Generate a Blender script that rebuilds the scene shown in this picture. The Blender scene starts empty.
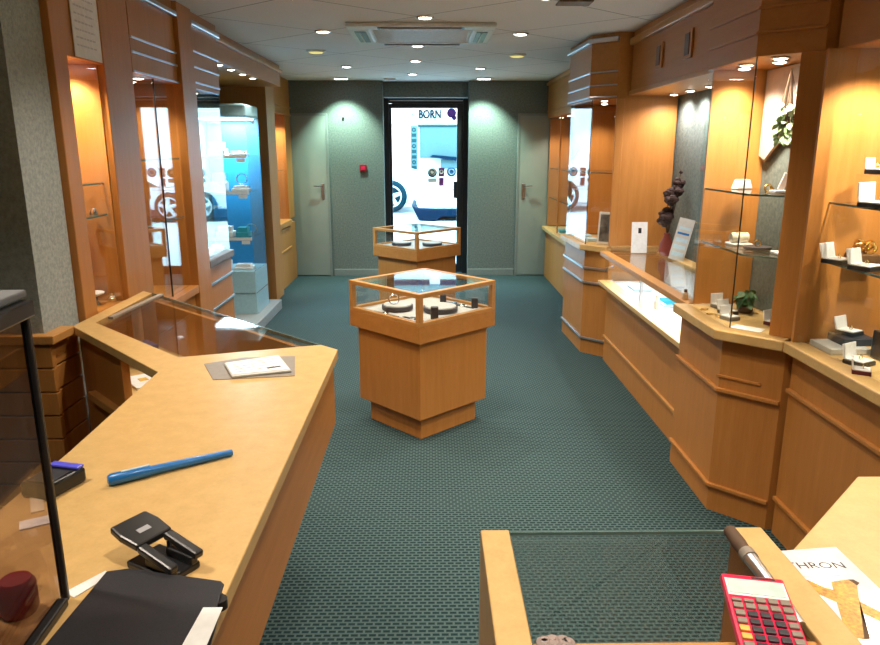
import bpy, bmesh, math, random
from mathutils import Vector, Matrix
random.seed(4)
S = bpy.context.scene
COL = S.collection
PI = math.pi
R = math.radians

# ------------------------------------------------------------------ materials
def newmat(name):
    m = bpy.data.materials.new(name); m.use_nodes = True
    nt = m.node_tree; nt.nodes.clear()
    out = nt.nodes.new('ShaderNodeOutputMaterial')
    return m, nt, out

def N(nt, typ, **kw):
    n = nt.nodes.new('ShaderNode' + typ)
    for k, v in kw.items(): setattr(n, k, v)
    return n

def pbsdf(nt, out, rough=.5, metal=0., spec=.5, coat=0.):
    b = N(nt, 'BsdfPrincipled')
    b.inputs['Roughness'].default_value = rough
    b.inputs['Metallic'].default_value = metal
    b.inputs['Specular IOR Level'].default_value = spec
    b.inputs['Coat Weight'].default_value = coat
    nt.links.new(b.outputs[0], out.inputs[0])
    return b

def coords(nt, scale=(1, 1, 1), rot=(0, 0, 0)):
    tc = N(nt, 'TexCoord'); mp = N(nt, 'Mapping')
    mp.inputs['Scale'].default_value = scale
    mp.inputs['Rotation'].default_value = rot
    nt.links.new(tc.outputs['Object'], mp.inputs[0])
    return mp.outputs[0]

def ramp(nt, fac, stops):
    r = N(nt, 'ValToRGB')
    e = r.color_ramp.elements
    e[0].position, e[0].color = stops[0][0], (*stops[0][1], 1)
    e[1].position, e[1].color = stops[-1][0], (*stops[-1][1], 1)
    for p, c in stops[1:-1]:
        x = e.new(p); x.color = (*c, 1)
    nt.links.new(fac, r.inputs[0])
    return r.outputs[0]

def plain(name, col, rough=.5, metal=0., spec=.5, var=.06, nscale=40., coat=0.):
    """a colour with a slight procedural mottling"""
    m, nt, out = newmat(name)
    b = pbsdf(nt, out, rough, metal, spec, coat)
    n = N(nt, 'TexNoise'); n.inputs['Scale'].default_value = nscale
    nt.links.new(coords(nt), n.inputs['Vector'])
    lo = tuple(max(0, c * (1 - var)) for c in col); hi = tuple(min(1, c * (1 + var)) for c in col)
    nt.links.new(ramp(nt, n.outputs[0], [(.3, lo), (.7, hi)]), b.inputs['Base Color'])
    return m

def wood(name, dark, light, scale=(30, 30, 2.2), rough=.38, spec=.4, coat=0.):
    m, nt, out = newmat(name)
    b = pbsdf(nt, out, rough, 0, spec, coat)
    n = N(nt, 'TexNoise'); n.inputs['Scale'].default_value = 1.0; n.inputs['Detail'].default_value = 5
    nt.links.new(coords(nt, scale), n.inputs['Vector'])
    f = N(nt, 'TexNoise'); f.inputs['Scale'].default_value = 1.0; f.inputs['Detail'].default_value = 3
    nt.links.new(coords(nt, tuple(s * 6 for s in scale)), f.inputs['Vector'])
    mx = N(nt, 'Mix', data_type='FLOAT'); mx.inputs[0].default_value = .35
    nt.links.new(n.outputs[0], mx.inputs[2]); nt.links.new(f.outputs[0], mx.inputs[3])
    mid = tuple((a + c) / 2 for a, c in zip(dark, light))
    nt.links.new(ramp(nt, mx.outputs[0], [(.32, dark), (.5, mid), (.68, light)]), b.inputs['Base Color'])
    return m

def glassmat(name, tint=(1, 1, 1), ior=1.5, rough=0.0, refl=1.):
    m, nt, out = newmat(name)
    t = N(nt, 'BsdfTransparent'); t.inputs[0].default_value = (*tint, 1)
    g = N(nt, 'BsdfGlossy'); g.inputs['Roughness'].default_value = rough
    # Schlick reflectance from the viewing angle, the same on both faces of the pane
    ge = N(nt, 'NewGeometry'); dt = N(nt, 'VectorMath', operation='DOT_PRODUCT')
    nt.links.new(ge.outputs['Normal'], dt.inputs[0]); nt.links.new(ge.outputs['Incoming'], dt.inputs[1])
    def mth(op, a, c=0.):
        n = N(nt, 'Math', operation=op)
        if isinstance(a, float): n.inputs[0].default_value = a
        else: nt.links.new(a, n.inputs[0])
        if isinstance(c, float): n.inputs[1].default_value = c
        else: nt.links.new(c, n.inputs[1])
        return n.outputs[0]
    r0 = ((ior - 1) / (ior + 1)) ** 2
    f = mth('ADD', mth('MULTIPLY', mth('POWER', mth('SUBTRACT', 1., mth('ABSOLUTE', dt.outputs['Value'])), 5.), 1 - r0), r0)
    if refl != 1.: f = mth('MULTIPLY', f, refl)
    mx = N(nt, 'MixShader')
    nt.links.new(f, mx.inputs[0]); nt.links.new(t.outputs[0], mx.inputs[1]); nt.links.new(g.outputs[0], mx.inputs[2])
    nt.links.new(mx.outputs[0], out.inputs[0])
    return m

def emit(name, col, strength):
    m, nt, out = newmat(name)
    e = N(nt, 'Emission'); e.inputs[0].default_value = (*col, 1); e.inputs[1].default_value = strength
    nt.links.new(e.outputs[0], out.inputs[0])
    return m

M = {}
M['wood'] = wood('beech veneer', (.42, .172, .036), (.50, .215, .055))
M['wood_h'] = wood('beech veneer across', (.42, .172, .036), (.50, .215, .055), (30, 2.2, 30))
M['top'] = wood('beech worktop', (.55, .35, .135), (.65, .43, .175), (22, 22, 22), .34, .35)
M['strip'] = wood('beech lipping', (.46, .215, .055), (.55, .27, .080), (30, 3, 30), .35)
M['darkwood'] = wood('dark brown board', (.10, .05, .022), (.16, .085, .036))  # dark brown for bay ledge, ceiling plate, insets, block and board edge
M['metal'] = plain('brushed aluminium', (.62, .62, .66), .28, 1.0, var=.04)
M['chrome'] = plain('chrome', (.8, .8, .82), .12, 1.0, var=.02)
M['gold'] = plain('gold', (.85, .55, .16), .22, 1.0)
M['white'] = plain('white card', (.82, .82, .82), .5)
M['offwhite'] = plain('off white plastic', (.70, .70, .66), .4)
M['cream'] = plain('cream fabric', (.72, .62, .46), .8)
M['grey'] = plain('grey felt', (.16, .17, .18), .8)
M['lightgrey'] = plain('light grey board', (.52, .52, .50), .5)
M['black'] = plain('black plastic', (.012, .012, .014), .32)
M['binder'] = plain('black grained cover', (.022, .022, .028), .42, nscale=400, var=.3)
M['blackframe'] = plain('black door paint', (.010, .011, .013), .35)
M['burgundy'] = plain('burgundy felt', (.10, .012, .014), .8)
M['red'] = plain('red plastic', (.72, .015, .075), .3, coat=.3)
M['redsign'] = plain('red enamel', (.26, .015, .022), .5)
M['blue'] = plain('blue plastic', (.010, .16, .50), .32, coat=.3)
M['darkblue'] = plain('dark blue plastic', (.02, .035, .16), .4)
M['lilac'] = plain('violet blue plastic', (.10, .10, .75), .3)
M['lcd'] = plain('lcd grey green', (.55, .68, .66), .25)
M['keygrey'] = plain('taupe key', (.26, .22, .18), .45)
M['keydark'] = plain('dark key', (.035, .035, .045), .45)
M['keyyellow'] = plain('yellow key', (.75, .45, .09), .45)
M['boardface'] = plain('pinkish white board', (.46, .40, .36), .6)
M['acrylic'] = glassmat('clear acrylic', (.95, .98, .98), 1.45)
M['glass'] = glassmat('clear glass', (.97, .985, .98), 1.5)
M['glassedge'] = plain('green glass edge', (.12, .20, .185), .15)
M['glassr'] = glassmat('reflective glass', (.95, .97, .97), 1.9)
M['glassc'] = glassmat('coated glass', (.97, .985, .98), 1.5, refl=.3)
M['tint'] = glassmat('smoked glass', (.74, .66, .64), 1.55)
M['leaf'] = plain('green leaf', (.035, .12, .035), .5, var=.4, nscale=60)
M['paleleaf'] = plain('pale variegated leaf', (.30, .46, .26), .5, var=.5, nscale=60)
M['darkflower'] = plain('dried brown petals', (.030, .011, .008), .8, var=.5)
M['stem'] = plain('brown stem', (.10, .055, .03), .7)
M['terracotta'] = plain('dark red vase glaze', (.20, .04, .03), .35)
M['doorpaint'] = plain('pale grey green door paint', (.25, .30, .275), .5, var=.03, nscale=6)
M['skirt'] = plain('grey green skirting paint', (.20, .24, .23), .5)
M['greyblue'] = plain('pale blue card', (.45, .62, .72), .5)
M['teal'] = plain('teal enamel', (.02, .32, .42), .5)
M['tealpale'] = plain('pale teal shop glass', (.085, .15, .155), .6, spec=0.)
M['purple'] = plain('purple vinyl', (.10, .012, .11), .5)
M['vinylgrey'] = plain('grey vinyl', (.035, .040, .042), .5)
M['vinylblue'] = plain('blue vinyl', (.015, .16, .50), .5)
M['ink'] = plain('black ink', (.02, .02, .025), .6)
M['inkgrey'] = plain('grey ink', (.35, .35, .38), .6)
M['signink'] = plain('sign black', (.010, .010, .012), .9, spec=0.)
M['signpurple'] = plain('sign purple', (.016, .004, .022), .9, spec=0.)
M['signteal'] = plain('sign teal', (.012, .045, .050), .9, spec=0.)
M['street'] = plain('pale paving', (.55, .56, .56), .8, var=.1, nscale=4)
M['facade'] = plain('white render', (.80, .82, .84), .8, var=.03, nscale=3)
M['carblue'] = plain('blue car paint', (.001, .012, .030), .5, spec=.05)
M['carwhite'] = plain('white car paint', (.80, .82, .84), .25, coat=.5)
M['tyre'] = plain('tyre rubber', (.003, .024, .036), .9, spec=0.)
M['alloy'] = plain('alloy rim', (.6, .68, .7), .35, .4)
M['photo'] = plain('grey photo print', (.16, .16, .16), .35, var=.7, nscale=14)
M['clear_dome'] = glassmat('clear dome', (.9, .92, .92), 1.45)
M['cloth'] = plain('greyish pink cloth', (.32, .25, .23), .8)
M['fitting'] = emit('dim yellow lamp cover', (1.0, .88, .32), .8)
M['vitwhite'] = plain('pale blue lacquer', (.30, .50, .58), .3)
M['plinthgrey'] = plain('grey plinth laminate', (.26, .29, .30), .5)
M['faint'] = plain('faint print', (.60, .60, .63), .6)
M['vitback'] = plain('blue backing board', (.010, .17, .36), .5)
M['ltbulb'] = emit('halogen disc', (1.0, .93, .80), 14.)
M['ltcool'] = emit('cool halogen disc', (.88, .96, 1.0), 14.)
M['lttube'] = emit('cool tube light', (.70, .90, 1.0), 6.)

def wallmat(name, a, b2, sc=55.):
    m, nt, out = newmat(name)
    b = pbsdf(nt, out, .85, 0, .2)
    n = N(nt, 'TexNoise'); n.inputs['Scale'].default_value = sc; n.inputs['Detail'].default_value = 6; n.inputs['Roughness'].default_value = .75
    nt.links.new(coords(nt), n.inputs['Vector'])
    nt.links.new(ramp(nt, n.outputs[0], [(.35, a), (.65, b2)]), b.inputs['Base Color'])
    bp = N(nt, 'Bump'); bp.inputs['Strength'].default_value = .25; bp.inputs['Distance'].default_value = .004
    nt.links.new(n.outputs[0], bp.inputs['Height']); nt.links.new(bp.outputs[0], b.inputs['Normal'])
    return m
M['wallcloth'] = wallmat('speckled grey green wallcovering', (.105, .135, .125), (.195, .230, .215))

def carpet():
    m, nt, out = newmat('woven teal carpet')
    b = pbsdf(nt, out, .95, 0, .1)
    v = coords(nt, (1, 1, 1))
    br = N(nt, 'TexBrick')
    br.inputs['Scale'].default_value = 1.0
    br.inputs['Brick Width'].default_value = .032; br.inputs['Row Height'].default_value = .020
    br.inputs['Mortar Size'].default_value = .0055; br.inputs['Mortar Smooth'].default_value = .6
    br.inputs['Color1'].default_value = (.010, .025, .029, 1)
    br.inputs['Color2'].default_value = (.013, .031, .035, 1)
    br.inputs['Mortar'].default_value = (.062, .100, .103, 1)
    nt.links.new(v, br.inputs['Vector'])
    n = N(nt, 'TexNoise'); n.inputs['Scale'].default_value = 260.; nt.links.new(v, n.inputs['Vector'])
    mx = N(nt, 'Mix', data_type='RGBA', blend_type='OVERLAY'); mx.inputs[0].default_value = .45
    nt.links.new(br.outputs[0], mx.inputs[6]); nt.links.new(n.outputs[0], mx.inputs[7])
    nt.links.new(mx.outputs[2], b.inputs['Base Color'])
    bp = N(nt, 'Bump'); bp.inputs['Strength'].default_value = .4; bp.inputs['Distance'].default_value = .003
    nt.links.new(n.outputs[0], bp.inputs['Height']); nt.links.new(bp.outputs[0], b.inputs['Normal'])
    return m
M['carpet'] = carpet()

def ceilmat():
    """tiles laid diagonally: thin joints where a+b or a-b is a whole number"""
    m, nt, out = newmat('diagonal ceiling tiles')
    b = pbsdf(nt, out, .8, 0, .2)
    tc = N(nt, 'TexCoord'); sp = N(nt, 'SeparateXYZ'); nt.links.new(tc.outputs['Object'], sp.inputs[0])
    def mth(op, a, c=None):
        n = N(nt, 'Math', operation=op)
        for i, x in enumerate((a, c)):
            if x is None: continue
            if isinstance(x, (int, float)): n.inputs[i].default_value = x
            else: nt.links.new(x, n.inputs[i])
        return n.outputs[0]
    a = mth('DIVIDE', mth('ADD', sp.outputs[0], .08), 1.42)
    c = mth('DIVIDE', mth('SUBTRACT', sp.outputs[1], 4.94), 1.23)
    def joint(x):
        fr = mth('ABSOLUTE', mth('SUBTRACT', mth('FRACT', mth('ADD', x, .5)), .5))
        return mth('LESS_THAN', fr, .0045)
    j = mth('MAXIMUM', joint(mth('ADD', a, c)), joint(mth('SUBTRACT', a, c)))
    n = N(nt, 'TexNoise'); n.inputs['Scale'].default_value = 90.
    nt.links.new(tc.outputs['Object'], n.inputs['Vector'])
    base = ramp(nt, n.outputs[0], [(.3, (.76, .74, .71)), (.7, (.82, .80, .77))])
    mx = N(nt, 'Mix', data_type='RGBA'); nt.links.new(j, mx.inputs[0]); nt.links.new(base, mx.inputs[6])
    mx.inputs[7].default_value = (.22, .21, .20, 1)
    nt.links.new(mx.outputs[2], b.inputs['Base Color'])
    return m
M['ceil'] = ceilmat()

# ------------------------------------------------------------------ mesh helpers
class MB:
    def __init__(s): s.v = []; s.f = []
    def add(s, vs, fs):
        b = len(s.v); s.v += [tuple(v) for v in vs]; s.f += [tuple(b + i for i in f) for f in fs]; return s
    def box(s, x0, x1, y0, y1, z0, z1, m=None):
        vs = [Vector((x, y, z)) for z in (z0, z1) for x, y in ((x0, y0), (x1, y0), (x1, y1), (x0, y1))]
        if m is not None: vs = [m @ v for v in vs]
        return s.add(vs, [(3, 2, 1, 0), (4, 5, 6, 7), (0, 1, 5, 4), (1, 2, 6, 5), (2, 3, 7, 6), (3, 0, 4, 7)])
    def prism(s, poly, z0, z1, m=None):
        n = len(poly)
        ar = sum(poly[i][0] * poly[(i + 1) % n][1] - poly[(i + 1) % n][0] * poly[i][1] for i in range(n))
        if ar < 0: poly = poly[::-1]
        vs = [Vector((x, y, z0)) for x, y in poly] + [Vector((x, y, z1)) for x, y in poly]
        if m is not None: vs = [m @ v for v in vs]
        fs = [tuple(range(n - 1, -1, -1)), tuple(range(n, 2 * n))] + [(i, (i + 1) % n, n + (i + 1) % n, n + i) for i in range(n)]
        return s.add(vs, fs)
    def slab(s, p, q, t, z0, z1):
        """vertical sheet from p to q (xy), thickness t to the left-hand side of p->q"""
        dx, dy = q[0] - p[0], q[1] - p[1]; L = math.hypot(dx, dy); nx, ny = -dy / L * t, dx / L * t
        return s.prism([p, q, (q[0] + nx, q[1] + ny), (p[0] + nx, p[1] + ny)], z0, z1)
    def lathe(s, prof, c=(0, 0, 0), n=24, m=None):
        vs, fs = [], []
        for r, z in prof:
            for k in range(n):
                a = 2 * PI * k / n; v = Vector((r * math.cos(a), r * math.sin(a), z))
                if m is not None: v = m @ v
                vs.append(v + Vector(c))
        for i in range(len(prof) - 1):
            for k in range(n):
                fs.append((i * n + k, i * n + (k + 1) % n, (i + 1) * n + (k + 1) % n, (i + 1) * n + k))
        fs.append(tuple(range(n - 1, -1, -1))); fs.append(tuple(range((len(prof) - 1) * n, len(prof) * n)))
        return s.add(vs, fs)
    def tube(s, pts, rad, n=10):
        pts = [Vector(p) for p in pts]
        if not isinstance(rad, (list, tuple)): rad = [rad] * len(pts)
        vs, fs = [], []
        up = Vector((0, 0, 1))
        for i, p in enumerate(pts):
            d = (pts[min(i + 1, len(pts) - 1)] - pts[max(i - 1, 0)]).normalized()
            u = d.cross(up if abs(d.z) < .95 else Vector((1, 0, 0))).normalized(); w = d.cross(u)
            for k in range(n):
                a = 2 * PI * k / n; vs.append(p + (u * math.cos(a) + w * math.sin(a)) * rad[i])
        for i in range(len(pts) - 1):
            for k in range(n):
                fs.append((i * n + k, (i + 1) * n + k, (i + 1) * n + (k + 1) % n, i * n + (k + 1) % n))
        fs.append(tuple(range(n))); fs.append(tuple(range(len(pts) * n - 1, (len(pts) - 1) * n - 1, -1)))
        return s.add(vs, fs)
    def torus(s, R0, r, c, m=None, n=24, k2=8):
        vs, fs = [], []
        for i in range(n):
            a = 2 * PI * i / n
            for k in range(k2):
                b = 2 * PI * k / k2
                v = Vector(((R0 + r * math.cos(b)) * math.cos(a), (R0 + r * math.cos(b)) * math.sin(a), r * math.sin(b)))
                if m is not None: v = m @ v
                vs.append(v + Vector(c))
        for i in range(n):
            for k in range(k2):
                fs.append((i * k2 + k, ((i + 1) % n) * k2 + k, ((i + 1) % n) * k2 + (k + 1) % k2, i * k2 + (k + 1) % k2))
        return s.add(vs, fs)
    def build(s, name, mat, parent=None, bevel=0., smooth=False):
        off = parent.get('_w', (0, 0, 0)) if parent else (0, 0, 0)
        off = tuple(off)
        me = bpy.data.meshes.new(name)
        me.from_pydata([(x - off[0], y - off[1], z - off[2]) for x, y, z in s.v], [], s.f)
        bm = bmesh.new(); bm.from_mesh(me); bmesh.ops.recalc_face_normals(bm, faces=bm.faces); bm.to_mesh(me); bm.free()
        if smooth:
            for p in me.polygons: p.use_smooth = True
            try: me.set_sharp_from_angle(angle=R(40))
            except Exception: pass
        o = bpy.data.objects.new(name, me)
        me.materials.append(M[mat] if isinstance(mat, str) else mat)
        COL.objects.link(o)
        if parent:
            o.parent = parent; o['_w'] = off
        if bevel:
            md = o.modifiers.new('Bevel', 'BEVEL'); md.width = bevel; md.segments = 2; md.limit_method = 'ANGLE'; md.angle_limit = R(40)
        return o

def tag(o, label, cat, group=None, kind=None):
    o['label'] = label; o['category'] = cat
    if group: o['group'] = group
    if kind: o['kind'] = kind
    return o
def thing(name, label, cat, loc=(0, 0, 0), group=None):
    o = bpy.data.objects.new(name, None); o.location = loc; o['_w'] = loc; o.empty_display_size = .05
    COL.objects.link(o); return tag(o, label, cat, group)
def struct(name, mb, mat, parent=None, **k):
    o = mb.build(name, mat, parent, **k)
    if parent is None: o['kind'] = 'structure'
    return o
def box(*a): return MB().box(*a)
def copy_thing(root, loc, rz=0, label=None, group=None):
    c = root.copy(); COL.objects.link(c); c.location = loc; c.rotation_euler = (0, 0, rz)
    if label: c['label'] = label
    if group: c['group'] = group
    for ch in list(root.children):
        d = ch.copy(); COL.objects.link(d); d.parent = c
        for g in list(ch.children):
            e = g.copy(); COL.objects.link(e); e.parent = d
    return c
def text_mb(s, size, m, depth=.001, align='LEFT', bold=0.):
    cu = bpy.data.curves.new('t', 'FONT'); cu.body = s; cu.size = size; cu.extrude = depth; cu.align_x = align; cu.resolution_u = 3; cu.offset = bold
    o = bpy.data.objects.new('t', cu); COL.objects.link(o)
    dg = bpy.context.evaluated_depsgraph_get()
    me = bpy.data.meshes.new_from_object(o.evaluated_get(dg))
    b = MB(); b.add([m @ v.co for v in me.vertices], [tuple(p.vertices) for p in me.polygons])
    bpy.data.objects.remove(o); bpy.data.curves.remove(cu); bpy.data.meshes.remove(me)
    return b
def lamp(name, typ, loc, energy, col, parent=None, size=.08, rot=(0, 0, 0), spot=110, blend=.6, size_y=None):
    l = bpy.data.lights.new(name, typ); l.energy = energy * LM; l.color = col
    if typ == 'AREA':
        l.size = size
        if size_y: l.shape = 'RECTANGLE'; l.size_y = size_y
    else: l.shadow_soft_size = size
    if typ == 'SPOT': l.spot_size = R(spot); l.spot_blend = blend
    o = bpy.data.objects.new(name, l); COL.objects.link(o); o.rotation_euler = rot
    if parent is not None:
        o.parent = parent; w = parent.get('_w', (0, 0, 0)); o.location = tuple(a - b for a, b in zip(loc, w))
    else: o.location = loc
    return o
WARM = (1.0, .82, .64); WARM2 = (1.0, .87, .71); COOL = (.82, .95, 1.0)
LM = 2.8
CZ = 2.50          # ceiling height

# ------------------------------------------------------------------ setting
struct('floor', box(-3.4, 2.2, -2.6, 9.7, -.06, 0), 'carpet')
struct('ceiling', box(-3.4, 2.2, -2.6, 9.75, CZ, CZ + .06), 'ceil')
struct('wall_left', box(-2.32, -2.22, 3.0, 9.4, 0, CZ), 'wallcloth')
struct('wall_right', box(1.88, 1.98, -2.6, 9.4, 0, CZ), 'wallcloth')
struct('wall_back', box(-3.4, 2.2, -2.6, -2.5, 0, CZ), 'wallcloth')
M['wallcloth_lit'] = wallmat('lit speckled wallcovering', (.26, .30, .295), (.42, .465, .455))  # same wallcovering, lightened in colour for the light falling on this wall
struct('wall_near_left', box(-3.4, -1.53, 2.72, 3.0, 0, CZ), 'wallcloth_lit')
struct('wall_staff_left', box(-3.4, -3.3, -2.5, 2.72, 0, CZ), 'wallcloth')
struct('wall_far_left', box(-2.32, -.60, 9.4, 9.75, 0, CZ), 'wallcloth')
struct('wall_far_right', box(.50, 1.98, 9.4, 9.75, 0, CZ), 'wallcloth')
struct('wall_far_lintel', box(-.60, .50, 9.55, 9.75, 2.31, CZ), 'wallcloth')
struct('baseboard_far_left', box(-1.29, -.60, 9.38, 9.4, 0, .09), 'skirt', bevel=.004)
struct('baseboard_far_right', box(.50, 1.12, 9.38, 9.4, 0, .09), 'skirt', bevel=.004)
# wainscot of slatted beech on the near left wall with a capping ledge
w = MB()
for k in range(9):
    z = .02 + k * .1
    w.box(-3.3, -1.495, 2.69, 2.72, z, z + .094); w.box(-1.53, -1.505, 2.72, 2.93 if z < .85 else 2.84, z, z + .094)
struct('trim_1', w, 'wood', bevel=.003)
struct('trim_2', MB().prism([(-3.3, 2.67), (-1.47, 2.67), (-1.47, 2.845), (-1.53, 2.845), (-1.53, 2.72), (-3.3, 2.72)], .92, .955), 'strip', bevel=.004)

# entrance door
d1 = MB().box(-.60, -.535, 9.58, 9.66, 0, 2.30).box(.435, .50, 9.58, 9.66, 0, 2.30).box(-.535, .435, 9.58, 9.66, 2.235, 2.30)
d1o = struct('door_1', d1, 'blackframe', bevel=.004)
lf = MB().box(-.537, -.50, 9.6, 9.645, .01, 2.23).box(.355, .437, 9.6, 9.645, .01, 2.237).box(-.50, .355, 9.6, 9.645, 2.175, 2.237).box(-.50, .355, 9.6, 9.645, .01, .12)
lf.build('door_leaf', 'blackframe', d1o, bevel=.003)
box(-.50, .355, 9.618, 9.626, .12, 2.185).build('glass_pane', 'glass', d1o)
box(-.52, .43, 9.566, 9.58, 2.262, 2.272).build('top_rail', 'metal', d1o)
MB().box(.31, .36, 9.52, 9.56, 1.02, 1.24).box(.34, .36, 9.56, 9.6, 1.05, 1.08).box(.34, .36, 9.56, 9.6, 1.18, 1.21).build('handle', 'black', d1o, bevel=.006)
def disc(cx, z, r, y=9.612, n=24):
    return MB().lathe([(r, 0), (r, .003)], (cx, y, z), n, Matrix.Rotation(PI / 2, 4, 'X'))
dk = disc(.030, 1.35, .062); st = dk.build('round_sticker', 'vinylgrey', d1o)
disc(.028, 1.36, .045, 9.608).build('sticker_face', 'lightgrey', st)
MB().torus(.03, .008, (.028, 9.606, 1.36), Matrix.Rotation(PI / 2, 4, 'X')).build('sticker_ring', 'vinylgrey', st)
box(-.03, .088, 9.609, 9.612, 1.225, 1.28).build('sticker', 'inkgrey', d1o)
ps = box(.112, .19, 9.609, 9.612, 1.30, 1.415).build('sticker', 'purple', d1o)
MB().torus(.022, .006, (.151, 9.607, 1.36), Matrix.Rotation(PI / 2, 4, 'X')).build('sticker_ring', 'lightgrey', ps)
box(.118, .184, 9.609, 9.612, 1.18, 1.285).build('sticker', 'purple', d1o)
bs = disc(.285, 1.36, .062).build('round_sticker', 'vinylblue', d1o)
MB().torus(.035, .008, (.285, 9.606, 1.36), Matrix.Rotation(PI / 2, 4, 'X')).build('sticker_ring', 'greyblue', bs)
for zz in (1.16, 1.12):
    tk = MB()
    x = .04
    while x < .30:
        wd = random.uniform(.012, .022); tk.box(x, x + wd, 9.609, 9.612, zz, zz + .018); x += wd + .008
    tk.build('small_print', 'inkgrey', d1o)
# side doors in the far wall
def side_door(n, x0, x1, lever_x, sgn):
    d = struct('door_%d' % n, box(x0, x1, 9.375, 9.398, .01, 2.07), 'doorpaint', bevel=.004)
    MB().box(x0 - .03, x0, 9.37, 9.4, 0, 2.10).box(x1, x1 + .03, 9.37, 9.4, 0, 2.10).box(x0, x1, 9.37, 9.4, 2.07, 2.10).build('door_frame', 'skirt', d, bevel=.003)
    pl = box(lever_x - .02, lever_x + .02, 9.367, 9.375, 1.02, 1.22).build('lock_plate', 'metal', d, bevel=.003)
    MB().tube([(lever_x, 9.367, 1.19), (lever_x, 9.33, 1.19), (lever_x - sgn * .11, 9.33, 1.19)], .009).build('lever', 'chrome', pl, smooth=True)
side_door(2, -2.1, -1.34, -1.40, 1)
side_door(3, 1.16, 1.86, 1.22, -1)

# ------------------------------------------------------------------ ceiling fittings
def downlight(x, y, label, cool=False, e=24., spot=115):
    t = thing('downlight', label, 'ceiling light', (x, y, CZ), 'recessed halogen downlights')
    MB().torus(.052, .009, (x, y, CZ - .004)).build('trim_ring', 'chrome', t, smooth=True)
    MB().lathe([(.044, -.002), (.042, -.011), (.022, -.016)], (x, y, CZ)).build('lamp_disc', 'ltbulb' if not cool else 'ltcool', t)
    lamp('downlight_beam', 'SPOT', (x, y, CZ - .03), e, WARM2 if not cool else COOL, t, .045, spot=spot, blend=.8)
    return t
L0 = [(-.03, 4.94, 'ceiling downlight just in front of the air conditioner, nearest of those in view'),
      (-.78, 5.52, 'ceiling downlight left of the air conditioner'),
      (.68, 5.62, 'ceiling downlight right of the air conditioner'),
      (-.10, 6.25, 'ceiling downlight just behind the air conditioner'),
      (-.14, 7.30, 'ceiling downlight midway between air conditioner and entrance'),
      (-.87, 7.80, 'small ceiling downlight nearest the left side door and tan panel'),
      (.54, 7.95, 'small ceiling downlight in front of the wall washer on the right'),
      (-.20, 8.55, 'farthest ceiling downlight, close to the entrance door')]
for i, (x, y, l) in enumerate(L0): downlight(x, y, l, i > 3)
for x, y in ((-.05, 3.7), (.66, 4.3), (-.78, 4.3), (.66, 2.2), (-.78, 2.9), (-.05, 2.45), (-1.2, 1.2), (.1, .6), (.9, .5), (-.8, -.6), (.6, -1.2)):  # out of view, added overhead as fill light for the foreground counters
    downlight(x, y, 'unseen recessed halogen downlight added as fill light above the counters', False, 26.)
for x, y, l in ((-1.0, 6.6, 'oval yellowed ceiling lamp cover near the left light row'), (.80, 6.85, 'oval yellowed ceiling lamp cover on the right, towards the entrance')):
    t = thing('ceiling_lamp', l, 'ceiling light', (x, y, CZ), 'yellowed oval lamp covers')
    MB().lathe([(.085, 0), (.085, -.008), (.07, -.016)], (x, y, CZ)).build('trim_ring', 'offwhite', t, smooth=True)
    MB().lathe([(.066, -.015), (.05, -.024), (.02, -.027)], (x, y, CZ)).build('lamp_cover', 'fitting', t, smooth=True)
for x, y, l in ((-1.08, 9.06, 'wall washer lamp lighting the wall beside the left side door'), (.66, 9.06, 'wall washer lamp lighting the wall right of the entrance')):
    t = thing('wall_washer', l, 'ceiling light', (x, y, CZ), 'wall washer lamps')
    MB().box(x - .09, x + .09, y - .05, y + .05, CZ - .014, CZ).build('housing', 'offwhite', t, bevel=.004)
    box(x - .075, x + .075, y - .035, y + .035, CZ - .017, CZ - .013).build('lamp_disc', 'ltcool', t)
    lamp('washer_beam', 'SPOT', (x, y, CZ - .03), 62., (.70, 1.0, .80), t, .03, rot=(R(14), 0, 0), spot=92, blend=.7)
# cassette air conditioner
t = thing('air_conditioner', 'white cassette air conditioner in the ceiling with a ribbed grille', 'air conditioner', (-.06, 5.6, CZ))
fr = MB().box(-.58, .46, 5.14, 5.30, CZ - .03, CZ).box(-.58, .46, 5.92, 6.07, CZ - .03, CZ).box(-.58, -.42, 5.30, 5.92, CZ - .03, CZ).box(.30, .46, 5.30, 5.92, CZ - .03, CZ)
fr.build('frame', 'offwhite', t, bevel=.012)
box(-.42, .30, 5.30, 5.92, CZ - .022, CZ).build('intake_grille', 'lightgrey', t, bevel=.004)
g = MB()
for k in range(12): g.box(-.40, .28, 5.33 + k * .048, 5.345 + k * .048, CZ - .028, CZ - .022)
g.build('grille_ribs', 'offwhite', t)
for a in ((-.535, -.455, 5.36, 5.86), (.335, .415, 5.36, 5.86), (-.36, .24, 5.18, 5.25), (-.36, .24, 5.97, 6.03)):
    sl = box(a[0], a[1], a[2], a[3], CZ - .034, CZ - .03).build('air_slot', 'black', t)
    if a[1] - a[0] < .2: box(a[0] + .034, a[0] + .042, a[2] + .02, a[3] - .02, CZ - .042, CZ - .034).build('louvre', 'offwhite', sl)
    else: box(a[0] + .02, a[1] - .02, a[2] + .012, a[2] + .03, CZ - .042, CZ - .034).build('louvre', 'offwhite', sl)
t = thing('speaker_panel', 'flat white ceiling plate above the entrance door, left end', 'ceiling plate', (-.5, 9.2, CZ))
box(-.56, -.42, 9.12, 9.28, CZ - .02, CZ).build('plate', 'offwhite', t, bevel=.004)
t = thing('ceiling_plate', 'brown square plate on the ceiling in front of the right bays', 'ceiling plate', (.85, 4.45, CZ))
box(.75, .95, 4.38, 4.52, CZ - .012, CZ).build('plate', 'darkwood', t, bevel=.004)

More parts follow.
